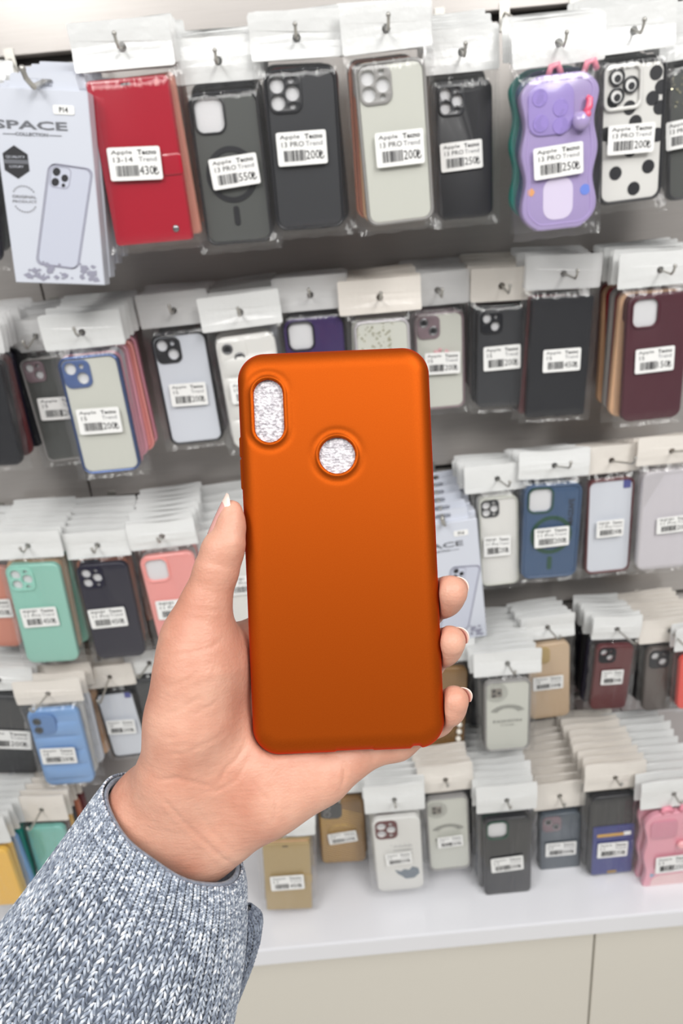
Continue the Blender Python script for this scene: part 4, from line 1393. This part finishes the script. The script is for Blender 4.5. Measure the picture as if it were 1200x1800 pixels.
    hp = lambda yy: Vector((pos.x + (gx - pos.x) * (yy - Yc) / (WALL - Yc), yy, pos.z + (gz - pos.z) * (yy - Yc) / (WALL - Yc)))
    pe = hp(Yc - .022)
    hb_.tube([hp(WALL - .001), pe, pe + Vector((-.003, -.006, .006)), pe + Vector((-.004, -.007, .012))], .0026, 8)
    hb_.ball(pe + Vector((-.004, -.007, .013)), .0033, 10, 6)
    hb_.add(*plate(rrect(gx, gz, .014, .03, .001, 2), t=.0016, y0=WALL - .0012))
    tag(hb_.build('display_hook', m_hookm, None, smooth=40), 'zinc wire hook carrying the ' + what, 'hook', 'wire hooks on the slatted wall')
    for k in range(1, n):
        yy = Yc + k * (t + .0015)
        if yy > WALL - .015: break
        rr = empty('accessory_box', Matrix.Translation(hp(yy) + Vector((.002 * math.sin(k * 2.1), 0, 0))) @ Matrix.Rotation(roll + .006 * math.sin(k), 4, 'Y'))
        tag(rr, 'silver white carton hanging behind the ' + what, 'boxed phone case', 'boxes hanging behind the ' + what)
        for o in (body, tb):
            q = o.copy(); q.parent = rr; COL.objects.link(q)

def deco_pearls(D):
    w, h, zc, y = D['w'], D['h'], D['zc'], D['yf']
    mb = MB()
    P = [(.30, .06), (.33, -.02), (.35, -.10), (.35, -.18), (.34, -.26), (.29, -.34), (.16, -.39), (.02, -.41), (-.12, -.40), (-.24, -.36), (.44, -.44)]
    for (a, c) in P:
        mb.ball((a * w, y - .0045, zc + c * h), w * .068, 14, 10)
    part(D, mb, 'pearl_string', mat('pearl_bead', (236, 230, 218), .18, coat=.8), 179)
    rs = random.Random(9)
    mb = MB()
    for k in range(90):
        x, z = rs.uniform(-.46, .46) * w, zc + h * rs.uniform(-.48, .2)
        a = rs.uniform(0, 6); r = w * rs.uniform(.012, .03)
        mb.add([(x + r * math.cos(a + q), y - .0006 - rs.uniform(0, .0006), z + r * math.sin(a + q)) for q in (0, 2.1, 4.2)], [(0, 1, 2)])
    o = part(D, mb, 'glitter', mat('bronze_flake', (150, 126, 92), .25, metal=.7), None)
    o['kind'] = 'stuff'
def deco_lime(D):
    w, h, zc, y = D['w'], D['h'], D['zc'], D['yf']
    mb = MB(); mb.ball((w * .12, y - .004, zc + h * .47), w * .11, 14, 10)
    part(D, mb, 'charm', mat('lime_rubber', (196, 204, 92), .35, coat=.3), 179)

# ------------------------------------------------------------------ TOP ROW
Y1 = .78
space_box('boxed clear phone case in a silver white carton printed SPACE, top left', 'top left boxed case',
          [(-14, 162), (148, 150), (187, 495), (25, 503)], .745, 1, 5)
pack('phone_case_pack', 'glossy red flip wallet case in the top row', [(149, 143), (293, 130), (338, 420), (205, 434)], .765, 'wallet', 'red', rim='tan', stick=[(188, 263), (280, 254), (287, 312), (197, 322)],
     lines=('Apple', '13-14'), price='430', n=6, back=('salmon', 'tan', 'black', 'red'), decor=deco_wallet(), what='red flip wallet case', t=.013)
pack('phone_case_pack', 'smoky grey case with a black magnet ring in the top row', [(325, 166), (453, 152), (480, 424), (365, 433)], .79, 'rim', 'smoke', 'square', rim='black', camcol='black', stick=[(365, 282), (450, 267), (458, 322), (377, 335)],
     price='550', n=6, decor=deco_mag('black'), what='smoky case with magnet ring')
pack('phone_case_pack', 'matte black case with three lens holes in the top row', [(462, 124), (588, 114), (610, 400), (484, 406)], .78, 'rim', 'charcoal', 'pro', rim='black', camcol='black', stick=[(484, 235), (572, 226), (576, 285), (490, 295)], n=7, back=('black', 'darkred', 'charcoal'), what='matte black case with three lens holes')
pack('phone_case_pack', 'frosted clear case with a grey lens frame in the top row', [(622, 110), (745, 99), (766, 388), (645, 396)], .765, 'rim', 'frost', 'pro', rim='grey', camcol='grey', stick=[(659, 233), (742, 226), (748, 288), (661, 294)], n=8, back=('tan', 'copper', 'tan', 'black'), what='frosted clear case in the top row')
pack('phone_case_pack', 'black case partly behind the frosted clear case in the top row', [(762, 147), (866, 136), (866, 380), (772, 388)], .82, 'solid', 'black', 'pro', camcol='charcoal', stick=[(772, 254), (847, 243), (848, 297), (776, 301)], price='250', n=6, what='black case in the top row')
pack('phone_case_pack', 'lilac wavy edged case with a round charm', [(920, 132), (1050, 124), (1044, 400), (920, 406)], .765, 'wavy', 'lilac', stick=[(937, 258), (1022, 252), (1025, 308), (937, 314)], price='250', n=3, back=('steelblue', 'teal', 'skyblue', 'rose'), decor=deco_lilac, what='lilac wavy edged case', t=.014)
pack('phone_case_pack', 'white case with black polka dots and googly lens rings', [(1060, 110), (1172, 101), (1163, 352), (1051, 359)], .79, 'rim', 'white', rim='black', stick=[(1069, 220), (1150, 216), (1147, 268), (1065, 273)], n=6, decor=deco_polka, what='polka dot case')
pack('phone_case_pack', 'grey glitter case cut off by the right edge of the top row', [(1178, 118), (1290, 108), (1282, 342), (1172, 350)], .82, 'rim', 'smoke', rim='charcoal', stick=[(1169, 212), (1240, 206), (1240, 256), (1169, 262)], n=4, decor=deco_glitter, what='grey glitter case')
pack('phone_case_pack', 'dark blue case peeping out behind the carton, top left edge', [(-132, 214), (-22, 206), (2, 452), (-104, 462)], .80, 'solid', 'navy', n=5, what='dark blue case at the top left edge')

# ------------------------------------------------------------------ SECOND ROW
A15 = ('Apple', '15')
pack('phone_case_pack', 'black case with dark red side stripes at the left edge', [(-88, 640), (-4, 634), (40, 815), (-42, 824)], .83, 'rim', 'black', rim='black', n=9, groove=2, back=('black', 'wine', 'navy', 'black'), header='film', what='black case at the left edge of the second row')
pack('phone_case_pack', 'smoky clear case half hidden behind the blue rimmed case', [(30, 634), (112, 624), (158, 806), (84, 812)], .885, 'rim', 'smoke', 'dual', rim='grey', camcol='plum', stick=[(65, 702), (138, 694), (146, 732), (74, 742)], lines=A15, n=5, groove=2, header='film', what='smoky case behind the blue rimmed one', out=0.035)
pack('phone_case_pack', 'frosted case with a metallic blue rim', [(98, 632), (204, 618), (249, 826), (147, 835)], .82, 'rim', 'frost', 'dual', rim='blue', camcol='blue', stick=[(133, 722), (207, 713), (216, 757), (142, 767)], lines=A15, n=8, groove=2, back=('rose', 'pearl', 'rose', 'pink'), hw=.094, what='blue rimmed case')
pack('phone_case_pack', 'pale grey case with a thick black rim and dual lenses', [(264, 590), (358, 581), (396, 772), (299, 787)], .87, 'rim', 'ice', 'dual', rim='black', camcol='black', stick=[(297, 677), (360, 670), (366, 708), (303, 718)], lines=A15, n=6, groove=2, back=('charcoal', 'black'), header='film', what='black rimmed grey case')
pack('phone_case_pack', 'white padded case beside the top left corner of the held case', [(376, 594), (480, 584), (512, 776), (412, 792)], .85, 'puffer', 'white', 'lenses2', camcol='white', stick=[(404, 672), (470, 664), (476, 700), (410, 710)], lines=A15, n=5, groove=2, back=('white', 'ice'), hw=.098, what='white padded case')
pack('phone_case_pack', 'deep violet case peeping over the held orange case', [(497, 563), (600, 553), (618, 750), (516, 760)], .87, 'gloss', 'violet', 'square', camcol='black', n=5, groove=2, header='film', what='deep violet case')
pack('phone_case_pack', 'clear case with holographic glitter above the held orange case', [(622, 567), (718, 558), (728, 750), (634, 760)], .855, 'rim', 'frost', rim='pearl', n=5, groove=2, back=('frost', 'pearl'), decor=deco_glitter, header='warm', hw=.10, what='glitter clear case')
pack('phone_case_pack', 'dusky grey case with pink beads right of the held case top', [(727, 552), (815, 545), (818, 716), (734, 722)], .89, 'rim', 'frost', 'lenses2', rim='plum', camcol='plum', stick=[(746, 622), (808, 616), (808, 654), (746, 660)], lines=A15, n=5, groove=2, back=('plum', 'charcoal'), decor=deco_charms, header='film', what='dusky grey case with pink beads', out=0.03)
pack('phone_case_pack', 'charcoal case with two lens holes in the second row', [(842, 545), (922, 538), (919, 712), (835, 720)], .885, 'solid', 'charcoal', 'dual', camcol='black', stick=[(849, 611), (915, 604), (914, 645), (850, 655)], lines=A15, n=6, groove=2, back=('black', 'wine', 'plum'), header='warm', what='charcoal case with two lens holes', out=0.03)
pack('phone_case_pack', 'plain glossy black flip case in the second row', [(934, 526), (1046, 516), (1024, 728), (926, 736)], .865, 'wallet', 'black', rim='wine', stick=[(955, 616), (1021, 610), (1019, 650), (953, 656)], lines=A15, price='450', n=6, groove=2, back=('wine', 'black', 'grey'), header='film', what='plain black flip case', out=0.04)
pack('phone_case_pack', 'dark maroon case with a square camera opening', [(1108, 520), (1212, 510), (1198, 734), (1088, 742)], .845, 'solid', 'maroon', 'square', camcol='maroon', stick=[(1117, 617), (1186, 605), (1183, 648), (1115, 660)], lines=A15, price='150', n=7, groove=2, back=('tan', 'darkred', 'grey', 'red'), hw=.10, what='dark maroon case', out=0.03)

# ------------------------------------------------------------------ THIRD ROW, LEFT
A11 = ('app', '11 Pro')
pack('phone_case_pack', 'salmon case cut off by the left edge', [(-62, 1000), (10, 994), (40, 1132), (-38, 1142)], .90, 'solid', 'salmon', stick=[(-44, 1058), (16, 1050), (24, 1082), (-36, 1090)], lines=A11, price='450', n=6, groove=3, what='salmon case at the left edge')
pack('phone_case_pack', 'glossy mint green case with three lenses', [(7, 998), (100, 988), (141, 1162), (48, 1166)], .855, 'gloss', 'mint', 'pro', camcol='mint', stick=[(34, 1070), (97, 1067), (106, 1099), (43, 1104)], lines=A11, price='450', n=10, groove=3, back=('tan', 'beige', 'mint', 'salmon'), what='mint green case')
pack('phone_case_pack', 'dark navy case with three lens holes', [(130, 994), (222, 989), (256, 1152), (172, 1160)], .865, 'solid', 'navy', 'pro', camcol='navy', stick=[(153, 1072), (218, 1067), (226, 1100), (162, 1105)], lines=A11, price='450', n=10, groove=3, back=('copper', 'copper', 'navy'), what='dark navy case')
pack('phone_case_pack', 'glossy pink case half hidden behind the thumb', [(243, 980), (338, 970), (376, 1138), (284, 1150)], .86, 'gloss', 'pink', 'square', camcol='pink', stick=[(273, 1060), (340, 1048), (346, 1082), (280, 1092)], lines=A11, price='450', n=11, groove=3, back=('grey', 'pink', 'rose'), what='pink case behind the thumb')
pack('phone_case_pack', 'white case showing between the thumb and the held case', [(362, 985), (456, 976), (486, 1096), (396, 1108)], .89, 'solid', 'white', stick=[(398, 1016), (462, 1008), (468, 1040), (404, 1048)], lines=A11, n=9, groove=3, what='white case behind the thumb tip')

# ------------------------------------------------------------------ THIRD ROW, RIGHT
space_box('boxed clear case in a white carton right behind the fingertips', 'boxed case behind the fingertips', [(722, 926), (838, 914), (856, 1120), (748, 1132)], .845, 3, 7)
pack('phone_case_pack', 'milky clear case with a dark three lens frame', [(836, 880), (916, 870), (907, 1022), (852, 1034)], .87, 'rim', 'white', 'pro', rim='frost', camcol='charcoal', stick=[(850, 945), (897, 940), (897, 974), (850, 981)], lines=A11, n=8, groove=3, back=('white', 'grey'), header='white', hw=.09, what='milky case with dark lens frame', out=0.055)
pack('phone_case_pack', 'steel blue case with a green camera frame and magnet ring', [(922, 856), (1026, 848), (1011, 1014), (917, 1018)], .86, 'rim', 'steelblue', 'square', rim='steelblue', camcol='green', stick=[(938, 928), (1000, 925), (998, 959), (939, 961)], lines=A11, n=8, groove=3, back=('steelblue', 'black'), decor=both(deco_mag('green'), deco_side), what='steel blue case', out=0.06)
pack('phone_case_pack', 'white screen faced case with a red rim', [(1034, 848), (1117, 838), (1106, 1002), (1028, 1012)], .87, 'rim', 'ice', rim='wine', stick=[(1048, 916), (1096, 911), (1094, 940), (1047, 946)], lines=A11, n=7, groove=3, back=('wine', 'black'), decor=deco_tag, header='warm', what='red rimmed white case', out=0.065)
pack('phone_case_pack', 'pearly woven case cut off by the right edge', [(1134, 832), (1226, 822), (1212, 996), (1115, 1004)], .855, 'clear', 'pearl', 'none', stick=[(1154, 910), (1216, 903), (1214, 932), (1152, 938)], lines=A11, n=7, groove=3, back=('pearl', 'white'), decor=deco_weave, header='warm', what='pearly woven case', out=0.06)

# ------------------------------------------------------------------ FOURTH ROW, LEFT
A7 = ('Apple', '14')
pack('phone_case_pack', 'black case with a wide label at the left edge', [(-46, 1232), (46, 1216), (66, 1352), (-22, 1368)], .86, 'solid', 'charcoal', stick=[(-30, 1292), (50, 1276), (54, 1308), (-26, 1324)], lines=A7, n=7, groove=4, what='black case with a wide label')
pack('phone_case_pack', 'sky blue padded case with two lenses', [(48, 1256), (131, 1240), (169, 1374), (80, 1384)], .835, 'puffer', 'skyblue', stick=[(73, 1316), (132, 1305), (137, 1332), (80, 1343)], lines=A7, n=7, groove=4, back=('white', 'ice', 'tan'), decor=deco_puff, header='warm', hw=.098, what='sky blue padded case', out=0.05)
pack('phone_case_pack', 'pale screen faced case with a black rim', [(163, 1222), (234, 1214), (262, 1326), (202, 1333)], .895, 'rim', 'ice', rim='black', stick=[(186, 1268), (236, 1262), (240, 1286), (192, 1292)], lines=A7, n=5, groove=4, back=('black', 'wine'), decor=deco_tag, header='warm', what='pale case with a black rim', out=0.06)
pack('phone_case_pack', 'dark slate case beside the heel of the hand', [(234, 1196), (300, 1190), (324, 1300), (262, 1308)], .90, 'solid', 'charcoal', n=5, groove=4, decor=deco_lime, what='dark slate case beside the hand', out=0.05)

# ------------------------------------------------------------------ FOURTH ROW, RIGHT
pack('phone_case_pack', 'clear case printed FASHION in the fourth row', [(850, 1203), (936, 1192), (929, 1312), (854, 1328)], .80, 'rim', 'frost', rim='grey', n=10, groove=4, back=('charcoal', 'grey', 'black'), decor=deco_fashion, hw=.096, what='fourth row FASHION printed case', out=0.03, lines=A7)
pack('phone_case_pack', 'beige gold case with a plated camera ring', [(926, 1137), (1003, 1128), (1000, 1258), (932, 1266)], .865, 'solid', 'beige', 'lenses2v', camcol='gold', stick=[(936, 1192), (990, 1186), (989, 1208), (937, 1216)], lines=A7, n=8, groove=4, back=('beige', 'black'), what='beige gold case', out=0.055)
pack('phone_case_pack', 'dark red case with black ones behind it, right of the beige gold case', [(1050, 1150), (1116, 1120), (1096, 1236), (1040, 1258)], .85, 'solid', 'wine', 'dual', camcol='black', stick=[(1060, 1188), (1094, 1168), (1090, 1192), (1058, 1214)], lines=A7, n=9, groove=4, back=('black', 'navy', 'black'), what='dark red case in the fourth row', out=0.06)
pack('phone_case_pack', 'brown grey case near the right edge of the fourth row', [(1138, 1142), (1216, 1134), (1204, 1240), (1128, 1256)], .855, 'solid', 'brown', 'dual', camcol='charcoal', n=9, groove=4, back=('charcoal', 'black'), header='warm', hw=.092, what='brown grey case', out=0.05)
pack('phone_case_pack', 'bright scarlet case at the right edge', [(1196, 1156), (1276, 1148), (1264, 1240), (1190, 1248)], .83, 'solid', 'scarlet', n=4, groove=4, what='bright scarlet case')

pack('phone_case_pack', 'bronze glitter case with a string of pearls below the little finger', [(746, 1178), (822, 1172), (815, 1328), (740, 1336)], .84, 'solid', 'bronze', n=6, groove=4, back=('brown', 'black'), decor=deco_pearls, what='pearl string case')

# ------------------------------------------------------------------ BOTTOM ROW
A8 = ('Apple', '11')
pack('phone_case_pack', 'tall gold flip wallet case in the bottom row', [(460, 1492), (545, 1475), (546, 1592), (472, 1606)], .745, 'wallet', 'gold', rim='tan', stick=[(474, 1542), (533, 1534), (535, 1558), (478, 1567)], lines=A8, price='450', n=7, groove=5, back=('gold', 'black', 'gold'), decor=deco_wallet(False), what='gold flip wallet case', t=.013)
pack('phone_case_pack', 'bronze ribbed case behind the gold flip case', [(556, 1406), (640, 1404), (643, 1518), (566, 1516)], .80, 'solid', 'bronze', 'lenses2v', camcol='charcoal', stick=[(574, 1462), (626, 1462), (628, 1480), (580, 1480)], lines=A8, n=8, groove=5, back=('bronze', 'charcoal'), decor=deco_gold, what='bronze ribbed case', out=0.04)
pack('phone_case_pack', 'white case with a red camera frame and grey print', [(654, 1445), (737, 1432), (746, 1560), (664, 1570)], .755, 'solid', 'white', 'pro', camcol='wine', stick=[(676, 1502), (722, 1494), (724, 1514), (680, 1522)], lines=A8, n=10, groove=5, back=('white', 'frost'), decor=deco_whale, what='white case with red camera frame', hh=.05)
pack('phone_case_pack', 'clear case printed FASHION in the bottom row', [(748, 1408), (822, 1398), (829, 1524), (754, 1534)], .775, 'rim', 'frost', rim='grey', stick=[(768, 1472), (812, 1466), (814, 1484), (770, 1490)], n=9, groove=5, lines=A8, back=('charcoal', 'grey'), decor=deco_fashion, header='warm', what='bottom row FASHION printed case', hh=.05)
pack('phone_case_pack', 'dark green black case with a square camera opening', [(848, 1442), (936, 1436), (932, 1570), (853, 1576)], .75, 'solid', 'black', 'square', camcol='green', stick=[(862, 1510), (919, 1504), (920, 1528), (864, 1534)], lines=A8, n=11, groove=5, back=('charcoal', 'slate'), what='dark green black case', hh=.05)
pack('phone_case_pack', 'slate blue grey case with a brownish lens square', [(949, 1436), (1021, 1426), (1019, 1534), (949, 1542)], .785, 'solid', 'slate', 'lenses2', camcol='plum', stick=[(959, 1484), (1013, 1478), (1012, 1500), (958, 1508)], lines=A8, n=9, groove=5, back=('slate', 'charcoal'), header='warm', what='slate blue grey case', hh=.05)
pack('phone_case_pack', 'black case with a cobalt blue card pocket', [(1036, 1405), (1127, 1394), (1112, 1530), (1034, 1542)], .765, 'solid', 'black', 'none', stick=[(1049, 1483), (1104, 1476), (1100, 1502), (1049, 1508)], lines=A8, price='250', n=9, groove=5, decor=deco_card, header='warm', what='cobalt card pocket case', hh=.05)
pack('phone_case_pack', 'rose pink case with a small charm at the right edge', [(1138, 1432), (1232, 1426), (1220, 1574), (1130, 1580)], .74, 'wavy', 'rose', stick=[(1152, 1506), (1212, 1500), (1210, 1528), (1150, 1534)], lines=A8, price='250', n=10, groove=5, back=('rose', 'pink'), decor=deco_pinkface, what='rose pink case', hh=.05)
pack('phone_case_pack', 'turquoise case above the grey sleeve', [(46, 1458), (110, 1452), (138, 1560), (74, 1566)], .81, 'gloss', 'turq', n=6, groove=5, back=('wine', 'yellow', 'black', 'copper'), header='warm', what='turquoise case', out=0.04, hh=.05)
pack('phone_case_pack', 'yellow case in front of teal ones at the left edge', [(-66, 1500), (10, 1494), (44, 1588), (-30, 1596)], .765, 'solid', 'yellow', n=8, groove=5, back=('yellow', 'skyblue', 'teal', 'teal', 'black'), what='yellow case at the left edge', hh=.05)
